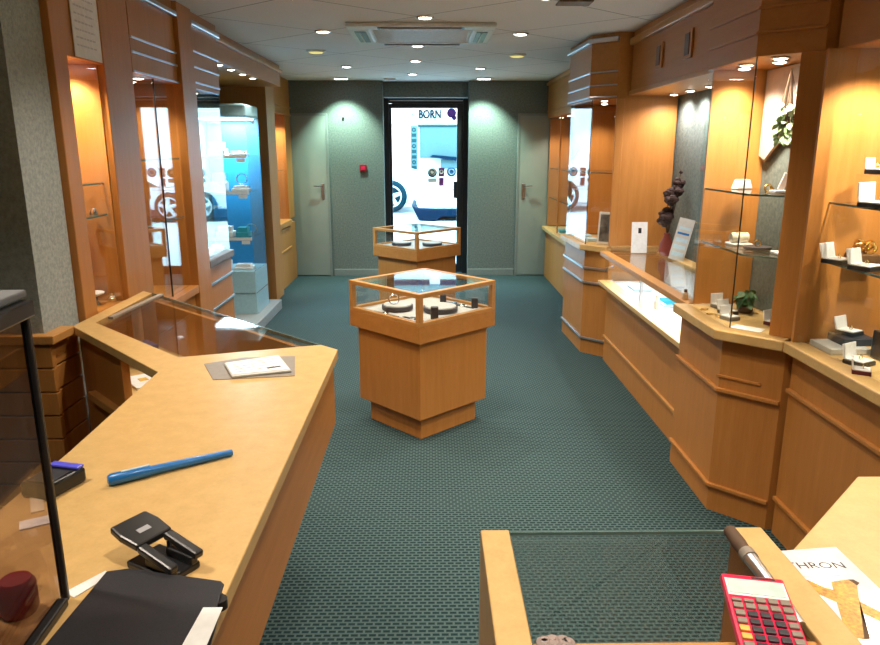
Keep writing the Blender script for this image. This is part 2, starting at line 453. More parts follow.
# ------------------------------------------------------------------ cabinets
def spot_part(parent, x, y, z, e=5., col=WARM, spot=130, mat='ltbulb'):
    MB().torus(.032, .006, (x, y, z - .003)).build('lamp_ring', 'chrome', parent, smooth=True)
    MB().lathe([(.027, -.001), (.026, -.009), (.014, -.013)], (x, y, z), 16).build('spotlight', mat, parent)
    lamp('spot_beam', 'SPOT', (x, y, z - .025), e * 1.5, col, parent, .025, spot=spot, blend=.7)

def path_sheet(pts, t, z0, z1):
    """a folded vertical sheet along pts (front face), thickness to the left of travel"""
    b = MB()
    for p, q in zip(pts, pts[1:]): b.slab(p, q, t, z0, z1)
    return b
def offset(pts, d):
    """offset an open polyline by d to the right of its travel"""
    out = []
    for i, p in enumerate(pts):
        ns = []
        for a, c in ((i - 1, i), (i, i + 1)):
            if a < 0 or c >= len(pts): continue
            dx, dy = pts[c][0] - pts[a][0], pts[c][1] - pts[a][1]; L = math.hypot(dx, dy); ns.append((dy / L, -dx / L))
        nx = sum(n[0] for n in ns); ny = sum(n[1] for n in ns); l2 = nx * nx + ny * ny
        k = d * len(ns) / l2 if len(ns) == 1 else d * 2 / l2
        out.append((p[0] + nx * k, p[1] + ny * k))
    return out
def band(pts, out_d, back_d, z0, z1):
    """strip following pts, from out_d in front of it to back_d behind it"""
    a = offset(pts, out_d); b = offset(pts, -back_d)
    return MB().prism(a + b[::-1], z0, z1)

def trims(parent, pts, zs, mat, name='trim_strip', h=.018, d=.014):
    for z in zs: band(pts, d, .002, z - h / 2, z + h / 2).build(name, mat, parent, bevel=.003)

# ---- left side -----------------------------------------------------------------
# first wall display behind the counter (travel +y on left: right-hand side of travel = +x = outwards)
t = thing('wall_cabinet', 'beech wall cabinet nearest the left wall end, with a paper notice on its header', 'display cabinet', (-1.7, 3.3, 0))
MB().box(-1.55, -1.50, 3.005, 3.12, 0, CZ).build('stile', 'wood', t, bevel=.004)
box(-1.55, -1.505, 3.12, 3.46, 2.04, CZ - .002).build('header', 'wood', t)
box(-1.90, -1.88, 3.005, 3.78, 0, CZ - .002).build('back_panel', 'wood', t)
MB().box(-1.88, -1.53, 3.448, 3.459, .931, 2.039).build('side_panel', 'wood', t)
MB().box(-1.88, -1.55, 3.005, 3.025, .9, 2.06).build('side_panel', 'wood', t)
MB().box(-1.60, -1.50, 3.46, 3.78, 0, CZ - .002).build('pilaster', 'wood', t, bevel=.004)
box(-1.88, -1.55, 3.025, 3.46, 2.04, 2.06).build('soffit', 'wood', t)
box(-1.88, -1.505, 3.025, 3.46, .0, .93).build('base', 'wood', t)
box(-1.525, -1.519, 3.125, 3.455, .935, 2.035).build('glass_pane', 'glass', t)
for z in (1.352, 1.50):
    box(-1.875, -1.56, 3.03, 3.455, z, z + .008).build('glass_shelf', 'glass', t)
    box(-1.561, -1.557, 3.03, 3.455, z, z + .008).build('shelf_edge', 'glassedge', t)
spot_part(t, -1.60, 3.16, 2.04, 7.)
spot_part(t, -1.66, 3.36, 2.04, 7.)
n = thing('paper_notice', 'white printed notice sheet taped on the beech cabinet header', 'paper', (-1.498, 3.3, 2.26))
box(-1.501, -1.498, 3.19, 3.44, 2.045, 2.335).build('sheet', 'white', n)
for k in range(7):
    tx = MB(); z = 2.29 - k * .032; a = 3.215; 
    while a < 3.39:
        wl = random.uniform(.012, .035); tx.box(-1.4985, -1.4975, a, min(a + wl, 3.395), z - .007, z); a += wl + .008
    tx.build('text_line', 'faint', n)

def left_bay(skew, y0, y1, pil_y, zled, lowtrims, label, panes, shelf_zs, lights):
    t = thing('display_bay', label, 'display cabinet', (-1.7, (y0 + y1) / 2, 0))
    box(-1.88, -1.50, y0, y1, 2.04, CZ - .002).build('header', 'wood', t)
    trims(t, [(-1.50, y0), (-1.50, y1)], (2.045, 2.14, 2.21) if not lowtrims else (2.075, 2.17, 2.265), 'metal', h=.011, d=.009)
    band([(-1.50, y0), (-1.50, y1)], .028, .002, 2.41, 2.44).build('cornice', 'metal', t, bevel=.006)
    box(-1.90, -1.88, y0, y1, 0, 2.06).build('back_panel', 'wood', t)
    box(-1.88, -1.505, y0, y1, 0, zled - .05).build('base', 'wood', t)
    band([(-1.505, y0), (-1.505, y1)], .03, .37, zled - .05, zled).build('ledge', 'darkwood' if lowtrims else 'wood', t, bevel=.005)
    trims(t, [(-1.505, y0), (-1.505, y1)], lowtrims, 'metal')
    if pil_y: MB().box(-1.88, -1.475, pil_y[0], pil_y[1], 0, CZ - .002).build('pilaster', 'wood', t, bevel=.004)
    for a, b2 in panes: MB().slab((-1.506 - (a - y0) * skew, a), (-1.506 - (b2 - y0) * skew, b2), .006, zled + .002, 2.035).build('glass_pane', 'glassr', t)
    for (a, b2), (c2, d2) in zip(panes, panes[1:]): MB().box(-1.516, -1.508, b2 + .001, c2 - .001, zled, 2.035).build('pane_joint', 'black', t)
    for z in shelf_zs:
        box(-1.875, -1.53, y0 + .01, y1 - .01, z, z + .008).build('glass_shelf', 'glass', t)
        box(-1.53, -1.526, y0 + .01, y1 - .01, z, z + .008).build('shelf_edge', 'glassedge', t)
    for x, y in lights: spot_part(t, x, y, 2.04, 4.)
    return t
left_bay(.03, 3.785, 4.44, (4.445, 4.70), .82, (), 'glazed display bay with two tall sliding panes above the glass counter end', ((3.79, 4.075), (4.08, 4.435)), (1.25, 1.6), ((-1.58, 3.86), (-1.58, 4.05), (-1.7, 4.25)))
left_bay(.0, 4.705, 5.30, None, .93, (.76, .58), 'narrow glazed display bay with metal trims left of the blue lit showcase', ((4.71, 5.295),), (1.25, 1.6), ((-1.58, 4.8), (-1.62, 5.1)))

# niche with a light row and the free standing lit showcase
t = thing('light_bridge', 'beech header bridge with a row of four spots above the blue lit showcase', 'header', (-1.8, 6.5, 2.3))
box(-2.2, -1.56, 5.31, 7.75, 2.29, CZ - .002).build('fascia', 'wood_h', t)
band([(-1.56, 5.31), (-1.56, 7.75)], .03, .002, 2.42, 2.455).build('cornice', 'strip', t, bevel=.006)
for y in (5.72, 6.06, 6.42, 6.78): spot_part(t, -1.61, y, 2.29, 5., WARM2, 110)
t = thing('end_panel', 'flat tan beech panel standing between the blue showcase and the far left cabinet', 'panel', (-1.9, 7.8, 0))
box(-2.2, -1.72, 7.76, 7.80, 0, CZ - .002).build('board', 'wood', t)
box(-1.80, -1.72, 7.80, 8.16, 0, CZ - .002).build('face', 'wood', t, bevel=.003)

v = thing('showcase', 'tall free standing glass showcase lit in blue white on a pale plinth', 'showcase', (-1.95, 6.95, 0))
X0, X1, Y0, Y1 = -2.18, -1.68, 6.70, 7.20
box(X0 - .0, X1 + .09, Y0 - .40, Y1 + .2, 0, .10).build('plinth', 'plinthgrey', v, bevel=.006)
box(X0, X1, Y0, Y1, .10, .52).build('base_cabinet', 'vitwhite', v, bevel=.004)
MB().box(X0 + .01, X1 - .01, Y0 - .004, Y0, .305, .311).box(X1, X1 + .004, Y0 + .01, Y1 - .01, .305, .311).build('drawer_gap', 'grey', v)
box(X0, X1, Y0, Y1, 1.94, 2.06).build('canopy', 'vitwhite', v, bevel=.02)
box(X0 + .03, X1 - .03, Y0 + .03, Y1 - .06, 1.93, 1.94).build('tube_light', 'lttube', v)
box(X0, X1, Y1 - .02, Y1 - .01, .52, 1.94).build('back_panel', 'vitback', v)
box(X0, X1, Y0, Y0 + .006, .52, 1.94).build('front_glass', 'glass', v)
box(X1 - .006, X1, Y0 + .006, Y1 - .02, .52, 1.94).build('side_glass', 'glass', v)
for z in (.84, 1.27, 1.60):
    box(X0 + .01, X1 - .02, Y0 + .02, Y1 - .03, z - .008, z).build('glass_shelf', 'glass', v)
    box(X0 + .02, X1 - .012, Y0 + .008, Y0 + .016, z - .024, z + .004).build('shelf_rail', 'white', v); box(X1 - .11, X1 - .03, Y0 + .0065, Y0 + .0075, z - .06, z - .026).build('price_strip', 'white', v)
lamp('showcase_lamp', 'AREA', (-1.93, 6.93, 1.925), 20., (.62, .86, 1.0), v, .36, size_y=.3)
MB().box(X0 + .04, X0 + .26, Y0 - .003, Y0, 1.985, 2.015).build('brand_strip', 'white', v)
MB().lathe([(.012, 0), (.012, .02)], (X1, 6.95, 1.9), 12, Matrix.Rotation(PI / 2, 4, 'Y')).build('lock', 'chrome', v)

# far left cabinet
t = thing('far_cabinet', 'slim beech display cabinet beside the left side door', 'display cabinet', (-1.95, 8.8, 0))
F = -1.78
box(-2.2, F, 8.17, 9.36, 2.06, CZ - .002).build('header', 'wood', t)
trims(t, [(F, 8.17), (F, 9.36)], (2.07, 2.16), 'wood')
box(-2.2, F, 8.17, 9.36, 0, .74).build('base', 'wood', t)
band([(F, 8.17), (F, 9.0)], .035, .38, .74, .80).build('ledge', 'strip', t, bevel=.004)
trims(t, [(F, 8.17), (F, 9.0)], (.70, .45), 'strip')
box(-2.2, -2.18, 8.17, 9.36, .80, 2.06).build('back_panel', 'wood', t)
MB().box(-2.18, F, 9.0, 9.36, .80, 2.06).build('side_panel', 'wood', t)
box(F - .02, F - .014, 8.18, 9.0, .802, 2.055).build('glass_pane', 'glassc', t)
box(-2.17, F - .03, 8.19, 8.99, 1.4, 1.408).build('glass_shelf', 'glass', t)
spot_part(t, -1.9, 8.45, 2.06, 10.); spot_part(t, -1.9, 8.8, 2.06, 10.)

# ---- right side (travel -y so that the right-hand side of travel = -x = outwards) ---
def right_cab(label, pts, zled, hz, cz, lowtr, strips, metal, glass, shelves, lights, nm='display_bay', xb=1.85, e=5., ledge_mat='top', ins=0., gm='glass'):
    """pts: front polyline from far to near"""
    ya, yb = pts[0][1], pts[-1][1]
    xs = [p[0] for p in pts]
    t = thing(nm, label, 'display cabinet', (1.65, (ya + yb) / 2, 0))
    body = list(pts) + [(1.87, yb), (1.87, ya)]
    inner = offset(pts, -.03); bodyi = inner + [(1.87, yb), (1.87, ya)]
    MB().prism(bodyi, 0, zled - .04).build('base', 'wood', t)
    band(pts, .02, .06, zled - .045, zled).build('ledge', ledge_mat, t, bevel=.005)
    MB().prism(offset(pts, -.06) + [(1.87, yb), (1.87, ya)], zled - .04, zled - .004).build('display_floor', 'top', t)
    for z in lowtr: band(pts, -.014, .032, z - .009, z + .009).build('trim_strip', 'metal' if metal else 'wood', t, bevel=.003)
    hp = offset(pts, -.005 - ins)
    MB().prism(hp + [(1.87, yb), (1.87, ya)], hz, cz).build('header', 'wood_h', t)
    for z in strips: band(hp, .010, .001, z - .006, z + .006).build('header_strip', 'metal' if metal else 'wood_h', t, bevel=.003)
    band(hp, .028, .001, cz - .065, cz - .03).build('cornice', 'metal' if metal else 'strip', t, bevel=.006)
    gp = offset(pts, -.03 - ins * .6)
    for i, (p, q) in enumerate(zip(gp, gp[1:])):
        if i in glass: MB().slab(p, q, .006, zled + .001, hz - .001).build('glass_pane', gm, t)
    if len(glass) > 1: MB().slab((gp[1][0] - .001, gp[1][1] + .0015), (gp[1][0] + .001, gp[1][1] - .0015), .005, zled, hz).build('pane_joint', 'black', t)
    sh = offset(pts, -.055 - ins * .6)
    for z in shelves:
        MB().prism(sh + [(xb, yb + .02), (xb, ya - .02)], z - .008, z).build('glass_shelf', 'glass', t)
        path_sheet(sh, .004, z - .008, z).build('shelf_edge', 'glassedge', t)
    for x, y in lights: spot_part(t, x, y, hz, e)
    return t
# far cabinet
t = right_cab('beech display cabinet in the far right corner beside the right side door', [(1.50, 9.36), (1.50, 7.62)], .67, 2.04, CZ - .002, (.60,), (2.12,), False, (0,), (1.05, 1.42), ((1.62, 7.9), (1.62, 8.5), (1.62, 9.0)), 'far_cabinet', e=7., gm='glassc')
MB().box(1.50, 1.87, 7.58, 7.62, 0, CZ - .002).build('end_panel', 'wood', t)
box(1.515, 1.53, 8.45, 8.475, .68, 2.03).build('mullion', 'wood', t)
box(1.54, 1.855, 9.33, 9.355, .68, 2.03).build('side_panel', 'wood', t)
MB().box(1.855, 1.87, 7.63, 9.35, .68, 2.03).build('back_panel', 'wood', t)
# angled far bay
P2 = [(1.202, 6.40), (1.23, 5.69), (1.40, 5.52)]
t = right_cab('angled glass bay with shiny metal strips, between the far right cabinet and the niche', P2, .91, 2.03, CZ - .002, (.13, .60, .72), (2.045, 2.13, 2.225), True, (0, 1), (1.48,), ((1.36, 5.72), (1.45, 6.1)), 'corner_bay')
MB().box(1.855, 1.87, 5.53, 6.39, .92, 2.02).build('back_panel', 'wood', t)
MB().box(1.26, 1.855, 6.375, 6.395, .92, 2.02).build('side_panel', 'wood', t)
MB().box(1.41, 1.86, 5.515, 5.55, .92, 2.03).build('side_panel', 'wood', t)
MB().box(1.40, 1.46, 5.50, 5.515, .92, 2.03).build('stile', 'wood', t, bevel=.003)
# niche: header bridge, low lit counter
t = thing('light_bridge', 'beech header bridge with small dark squares over the grey niche', 'header', (1.68, 4.5, 2.05))
box(1.50, 1.87, 3.56, 5.50, 2.05, CZ - .002).build('fascia', 'wood_h', t)
band([(1.50, 5.50), (1.50, 3.56)], .03, .002, 2.40, 2.45).build('cornice', 'strip', t, bevel=.008)
band([(1.50, 5.50), (1.50, 3.56)], .018, .002, 2.05, 2.08).build('trim_strip', 'strip', t, bevel=.004)
for y in (4.85, 4.32, 3.92):
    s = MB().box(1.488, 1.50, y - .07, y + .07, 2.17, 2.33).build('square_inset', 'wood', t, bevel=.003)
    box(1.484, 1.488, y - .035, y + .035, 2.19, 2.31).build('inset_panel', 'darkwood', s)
for y in (5.33, 5.0, 4.65): spot_part(t, 1.77, y, 2.05, 5., (1, .92, .86), 160)
MB().box(1.455, 1.485, 3.70, 3.74, 2.12, 2.18).build('bracket', 'chrome', t, bevel=.004)

t = thing('low_showcase', 'low beech counter showcase with lit glass front below the grey niche', 'showcase', (1.6, 4.5, 0))
ya, yb = 5.48, 3.57
MB().box(1.40, 1.87, yb, ya, .10, .62).box(1.40, 1.87, yb, ya, 0, .10).build('base', 'wood', t)
band([(1.40, ya), (1.40, yb)], .075, .03, .625, .655).build('ledge', 'top', t, bevel=.004)
band([(1.40, ya), (1.40, yb)], .014, .002, .19, .21).build('trim_strip', 'strip', t, bevel=.003)
MB().box(1.40, 1.87, yb, ya, .62, .645).build('display_floor', 'lightgrey', t)
box(1.372, 1.378, yb + .01, ya - .01, .656, .848).build('front_glass', 'glass', t)
box(1.33, 1.40, yb, ya, .85, .885).build('top_rail', 'strip', t, bevel=.004)
box(1.405, 1.77, yb + .005, ya - .005, .872, .880).build('glass_top', 'glass', t)
box(1.77, 1.87, yb, ya, .85, .885).build('back_rail', 'top', t)
box(1.85, 1.87, yb, ya, .645, .85).build('back_panel', 'white', t)
MB().box(1.38, 1.40, 4.53, 4.55, .655, .85).build('divider', 'metal', t)
box(1.41, 1.43, yb + .05, ya - .05, .845, .850).build('tube_light', 'lttube', t)
lamp('showcase_lamp', 'AREA', (1.50, 4.5, .845), 4.2, (.92, .97, 1.0), t, .1, size_y=1.8)

# near angled bay
P3 = [(1.28, 3.56), (1.28, 3.02), (1.42, 2.88), (1.48, 2.82)]
t = right_cab('angled glass display bay on the right with two shelves and a pale board with leaves', P3, .885, 2.03, CZ - .002, (.13, .60), (2.12, 2.215), False, (0, 1), (1.475, 1.215), ((1.41, 3.30), (1.44, 3.05), (1.50, 3.18), (1.46, 3.44)), 'corner_bay', 1.635, e=6.5, ins=.05)
band(P3[1:3], -.024, .032, .658, .670).build('trim_strip', 'wood', t, bevel=.002)
pl = MB().prism([(1.455, 2.915), (1.532, 2.832), (1.60, 2.87), (1.52, 2.95)], .886, 2.03).build('pilaster', 'wood', t, bevel=.003)
MB().box(1.36, 1.66, 3.542, 3.558, .886, 2.03).build('side_panel', 'wood', t)
MB().box(1.64, 1.66, 2.86, 3.54, .886, 2.03).build('back_panel', 'wallcloth', t)
# near straight display
P4 = [(1.49, 2.815), (1.49, 1.0)]
t = right_cab('straight glass display on the right, nearest the foreground counter', P4, .885, 2.03, CZ - .002, (.17, .67), (), False, (0,), (1.46, 1.23), ((1.66, 2.62), (1.66, 2.3), (1.70, 1.9)), 'wall_display', e=13., ins=.05)
MB().box(1.855, 1.872, 1.0, 2.81, .886, 2.03).build('back_panel', 'wallcloth', t)
MB().box(1.50, 1.855, 2.795, 2.812, .886, 2.03).build('side_panel', 'wood', t)
s = MB().box(1.53, 1.548, 2.36, 2.62, 2.19, 2.36).build('square_inset', 'wood', t, bevel=.003)
box(1.526, 1.530, 2.40, 2.58, 2.21, 2.34).build('inset_panel', 'wood_h', s)

# ------------------------------------------------------------------ pedestal showcases
def pedestal(cx, cy, label, group):
    t = thing('pedestal_showcase', label, 'showcase', (0, 0, 0), group)
    def sq(h): return [(0, -h), (h, 0), (0, h), (-h, 0)]
    MB().prism(sq(.33), 0, .14).build('plinth', 'wood', t, bevel=.003)
    MB().prism(sq(.395), .14, .61).build('body', 'wood', t, bevel=.003)
    MB().prism(sq(.445), .61, .71).build('band', 'wood_h', t, bevel=.003)
    MB().prism(sq(.43), .706, .716).build('display_floor', 'lightgrey', t)
    h = .445
    for p in sq(h):
        q = (p[0] * (1 - .022 / h), p[1] * (1 - .022 / h))
        m = Matrix.Translation((q[0], q[1], 0)) @ Matrix.Rotation(PI / 4, 4, 'Z')
        MB().box(-.0155, .0155, -.0155, .0155, .73, .868, m).build('corner_post', 'strip', t, bevel=.002)
    for z0, z1, nm in ((.71, .73, 'lower_frame'), (.868, .893, 'upper_frame')):
        a, b = sq(h), sq(h - .045)
        f = MB()
        for i in range(4):
            j = (i + 1) % 4; f.prism([a[i], a[j], b[j], b[i]], z0, z1)
        f.build(nm, 'strip', t, bevel=.002)
    MB().prism(sq(h - .047), .883, .891).build('glass_top', 'glass', t)
    a = sq(h - .012)
    for i in range(4):
        j = (i + 1) % 4
        MB().slab((a[i][0] * .95 + a[j][0] * .05, a[i][1] * .95 + a[j][1] * .05), (a[j][0] * .95 + a[i][0] * .05, a[j][1] * .95 + a[i][1] * .05), .005, .731, .867).build('side_glass', 'glass', t)
    t.location = (cx, cy, 0); t['_w'] = (cx, cy, 0)
    t.rotation_euler = (0, 0, R(-1.5))
    return t
ped = pedestal(-.05, 4.20, 'front beech pedestal showcase with glass top in the middle of the carpet', 'pedestal showcases')
copy_thing(ped, (-.135, 7.13, 0), R(1), 'second pedestal showcase standing behind the front one, close to the entrance')

# ------------------------------------------------------------------ foreground counters
t = thing('service_counter', 'long beech service counter on the left, bent at the end around a glass display top', 'counter', (-.7, 1.6, 0))
W = [(-.34, .25), (-.34, 2.49), (-.41, 2.555), (-.89, 2.40), (-1.42, 2.92), (-1.42, 3.545), (-1.485, 3.60), (-1.485, 2.855), (-.90, 2.23), (-.88, 1.61), (-.88, .25)]
MB().prism(W, .915, .95).build('worktop', 'top', t, bevel=.003)
MB().prism([(-.885, 2.405), (-.415, 2.553), (-1.418, 3.54), (-1.418, 2.922)], .938, .948).build('glass_top', 'glass', t)
MB().slab((-.415, 2.558), (-1.42, 3.55), .004, .936, .949).build('glass_edge', 'glassedge', t)
MB().box(-.375, -.355, .25, 2.47, .67, .915).build('front_fascia', 'wood_h', t, bevel=.003)
MB().slab((-.36, 2.47), (-.43, 2.54), .02, .67, .915).slab((-.43, 2.54), (-1.47, 3.56), .02, .67, .93).build('end_fascia', 'wood_h', t)
MB().prism([(-.375, 2.46), (-.44, 2.52), (-1.455, 3.52), (-1.455, 2.89), (-.89, 2.28)], .68, .70).build('display_floor', 'top', t)
MB().slab((-1.50, 2.93), (-1.195, 2.604), .018, .0, .915).build('staff_panel', 'wood', t)
MB().slab((-1.20, 2.597), (-1.172, 2.568), .03, .0, .915).build('post', 'wood', t)
MB().slab((-1.44, 2.82), (-1.18, 2.547), .06, .64, .675).build('staff_ledge', 'strip', t, bevel=.004)
MB().box(-.87, -.70, .25, 2.15, 0, .915).build('pedestal_base', 'wood', t)
MB().prism([(-.72, 2.16), (-.76, 2.40), (-1.40, 3.05), (-1.40, 2.95), (-.9, 2.34)], 0, .68).build('pedestal_base', 'wood', t)
b = thing('paper_pile', 'white papers with yellow notes lying in the counter opening below the glass top', 'papers', (-1.19, 2.87, .70))
rp = Matrix.Translation((-1.19, 2.88, 0)) @ Matrix.Rotation(R(-50), 4, 'Z')
MB().box(-.09, .09, -.09, .09, .701, .712, rp).build('sheet', 'white', b)
MB().box(-.03, .01, -.05, -.015, .712, .714, rp).build('note', 'keyyellow', b)
MB().box(.02, .05, .01, .05, .712, .714, rp).build('note', 'keyyellow', b)
b = MB().box(-.06, .06, -.05, .05, .701, .80, Matrix.Translation((-1.315, 3.115, 0)) @ Matrix.Rotation(R(-45), 4, 'Z')).build('gift_box', 'darkblue', bevel=.004); tag(b, 'dark blue box under the glass counter top, behind the papers with yellow notes', 'box')
b = MB().prism([(-.83, 2.50), (-.70, 2.54), (-.74, 2.64), (-.87, 2.59)], .701, .72).build('paper_card', 'white'); tag(b, 'white card lying under the glass counter top near the price card', 'card')
b = MB().box(-.012, .012, -.25, .25, .95, .962, Matrix.Translation((-1.36, 3.22, 0)) @ Matrix.Rotation(R(-4), 4, 'Z')).build('ruler_strip', 'keygrey', bevel=.002); tag(b, 'narrow grey brown strip lying on the glass counter top along the wall', 'strip')

# objects on the service counter
b = MB().tube([(-.701, 1.417, .963), (-.696, 1.4204, .963)], [.006, .012]).tube([(-.696, 1.4204, .964), (-.625, 1.469, .964), (-.62, 1.472, .962), (-.476, 1.570, .959)], [.0135, .0125, .010, .0065], 14)
rs = thing('ring_stick', 'blue plastic ring sizing stick lying across the beech counter', 'ring stick', (-.6, 1.49, .95))
MB().tube([(-.703, 1.4155, .964), (-.698, 1.4190, .964), (-.640, 1.4588, .964), (-.630, 1.4655, .964)], [.009, .0135, .0135, .0125], 16).build('handle', 'blue', rs, smooth=True)
MB().tube([(-.630, 1.4655, .963), (-.55, 1.520, .961), (-.476, 1.570, .959)], [.0105, .0095, .0075], 16).build('shaft', 'blue', rs, smooth=True)
rg = MB()
for k in range(10):
    f = .25 + k * .07; p = Vector((-.630, 1.4655, .963)).lerp(Vector((-.476, 1.570, .959)), f); q = Vector((-.630, 1.4655, .963)).lerp(Vector((-.476, 1.570, .959)), f + .006)
    rg.tube([p, q], .0105 - .003 * f, 16)
rg.build('size_rings', 'blue', rs, smooth=True)
lm = MB().box(-.03, .03, -.003, .003, .9765, .9780, Matrix.Translation((-.655, 1.448, 0)) @ Matrix.Rotation(math.atan2(.0485, .071), 4, 'Z')); lm.build('size_label', 'greyblue', rs)
mt = MB().prism([(-.773, 2.312), (-.655, 2.385), (-.48, 2.40), (-.439, 2.177), (-.691, 2.14)], .9505, .952).build('counter_mat', 'keygrey'); tag(mt, 'translucent grey mat under the price card on the beech counter', 'mat')
pc = thing('price_card', 'white printed card in a clear angled holder on the beech counter', 'card holder', (-.6, 2.27, .952))
MB().prism([(-.699, 2.293), (-.533, 2.386), (-.456, 2.210), (-.634, 2.150)], .9525, .960).build('holder', 'lightgrey', pc, bevel=.002)
MB().prism([(-.694, 2.291), (-.536, 2.379), (-.466, 2.222), (-.636, 2.165)], .960, .9615).build('card_face', 'white', pc)
u = Vector((.158, .088)).normalized(); vv = Vector((.06, -.145)).normalized()
pr_ = MB()
for r_ in range(4):
    x = .02
    while x < .15:
        wl = random.uniform(.012, .03)
        c0 = Vector((-.694, 2.291)) + vv * (.03 + r_ * .03) + u * x
        pr_.prism([c0, c0 + u * wl, c0 + u * wl + vv * .006, c0 + vv * .006], .9615, .962); x += wl + .012
pr_.build('print', 'inkgrey', pc)
c0 = Vector((-.694, 2.291)) + vv * .125 + u * .12
MB().prism([c0, c0 + u * .045, c0 + u * .045 + vv * .012, c0 + vv * .012], .9615, .9622).build('print', 'ink', pc)

rd = thing('card_reader', 'small black device with a violet blue top beside the smoked glass screen', 'card reader', (-.79, 1.43, .95))
mm = Matrix.Translation((-.812, 1.405, .95)) @ Matrix.Rotation(R(-14), 4, 'Z')
MB().prism([(-.042, -.05), (.030, -.055), (.040, .05), (-.042, .05)], 0.001, .034, mm).build('body', 'black', rd, bevel=.006)
MB().box(-.040, .036, .030, .050, .034, .040, mm).build('violet_top', 'lilac', rd, bevel=.002)
MB().box(-.034, .026, -.04, .02, .034, .036, mm).build('keypad', 'keydark', rd)

# smoked glass screen at the left edge
sc_ = thing('glass_screen', 'black framed smoked glass screen with flat grey top, left edge of the counter', 'screen', (-.58, .8, .95))
dv = Vector((math.sin(R(-3.4)), math.cos(R(-3.4))))
E0 = Vector((-.602, 1.02)); En = E0 - dv * .62
pt = lambda s_: tuple(E0 - dv * s_)
MB().slab(pt(0), pt(.011), .012, .951, 1.450).build('frame_post', 'black', sc_, bevel=.003)
MB().slab(pt(0), pt(.62), .02, 1.425, 1.450).build('frame_top', 'black', sc_, bevel=.003)
MB().slab(pt(.02), pt(.62), .018, .951, .966).build('frame_bottom', 'black', sc_, bevel=.003)
MB().slab(pt(.012), pt(.62), .006, .967, 1.424).build('glass_pane', 'tint', sc_)
MB().prism([(-.596, 1.03), (-.560, .42), (-1.0, .42), (-1.03, 1.03)], 1.451, 1.463).build('top_board', 'grey', sc_, bevel=.003)
MB().box(-.98, -.94, .98, 1.02, .951, 1.450).build('rear_post', 'black', sc_)
kb_ = thing('keyboard', 'white keyboard seen through the smoked glass screen', 'keyboard', (-.68, 1.04, .95))
km = Matrix.Translation((-.825, 1.075, .95)) @ Matrix.Rotation(R(34), 4, 'Z')
MB().box(-.065, .065, -.17, .17, .001, .016, km).build('case', 'lightgrey', kb_, bevel=.003)
for i in range(6):
    ks = MB()
    for j in range(15): ks.box(-.061 + i * .0205, -.061 + i * .0205 + .018, -.165 + j * .022, -.165 + j * .022 + .019, .016, .022, km)
    ks.build('key_row', 'white', kb_)
rb = MB().lathe([(.024, 0), (.028, .008), (.028, .05), (.022, .06)], (-.652, .985, .951)).build('red_jar', 'redsign', smooth=True); tag(rb, 'small red jar behind the smoked glass screen', 'jar')
ws = MB().box(-.012, .012, -.09, .09, .951, .954, Matrix.Translation((-.84, 1.38, 0)) @ Matrix.Rotation(R(30), 4, 'Z')).build('paper_strip', 'cream'); tag(ws, 'long pale paper strip on the counter behind the smoked glass screen', 'paper')
ws = MB().box(-.03, .03, -.018, .018, .951, .953, Matrix.Translation((-.775, 1.262, 0)) @ Matrix.Rotation(R(30), 4, 'Z')).build('paper_slip', 'white'); tag(ws, 'small white slip on the counter behind the smoked glass screen', 'paper')

# binder and punch
bd = thing('binder', 'black ring binder lying on the near end of the beech counter', 'binder', (-.43, .93, .95))
B4 = [(-.537, 1.053), (-.518, 1.066), (-.348, 1.032), (-.336, 1.02), (-.327, .84), (-.525, .70), (-.60, .78)]
BQ = [(-.545, 1.056), (-.511, 1.064), (-.345, 1.026), (-.338, 1.018), (-.322, .86), (-.322, .70), (-.56, .70)]
MB().prism([(x * 1.0, y) for x, y in BQ], .972, .977).build('cover', 'binder', bd, bevel=.002)
MB().prism([(x * 1.0, y) for x, y in BQ], .951, .956).build('back_cover', 'binder', bd, bevel=.002)
MB().prism([(-.54, 1.04), (-.35, 1.01), (-.345, .72), (-.55, .72)], .956, .972).build('pages', 'white', bd)
MB().lathe([(.012, 0), (.012, .016)], (-.336, .985, .956), 14).build('ring_end', 'black', bd, smooth=True)
MB().prism([(-.352, .955), (-.322, .955), (-.318, .72), (-.362, .72)], .9772, .978).build('paper_label', 'white', bd)
pp = tag(MB().prism([(-.607, 1.035), (-.567, 1.095), (-.551, 1.085), (-.585, 1.02)], .951, .952).build('paper_corner', 'white'), 'corner of a white paper sticking out between the screen and the black binder', 'paper')
pn = thing('hole_punch', 'black two hole paper punch standing behind the black binder', 'hole punch', (-.46, 1.11, .95))
pm = Matrix.Translation((-.470, 1.106, .95)) @ Matrix.Rotation(R(-32), 4, 'Z')
MB().box(-.055, .055, -.035, .035, 0, .014, pm).build('base', 'black', pn, bevel=.004)
MB().box(-.012, .058, -.028, -.014, .014, .030, pm).box(-.012, .058, .014, .028, .014, .030, pm).build('bracket', 'black', pn, bevel=.003)
tm = pm @ Matrix.Translation((.055, 0, .022)) @ Matrix.Rotation(R(11), 4, 'Y')
hd = MB().prism([(-.150, -.036), (-.150, .036), (-.118, .040), (-.075, .036), (-.0755, .018), (-.075, -.018), (-.075, -.036), (-.118, -.040)], .006, .020, tm)
hd.box(-.077, .008, -.036, -.017, .004, .018, tm).box(-.077, .008, .017, .036, .004, .018, tm)
hd.build('lever', 'black', pn, bevel=.004)
MB().box(-.112, -.1, -.012, .012, .020, .0206, tm).build('mark', 'inkgrey', pn)
for yy in (-.021, .021): MB().lathe([(.006, 0), (.006, .03)], tuple(pm @ Vector((-.005, yy, .014))), 10).build('punch_pin', 'chrome', pn)

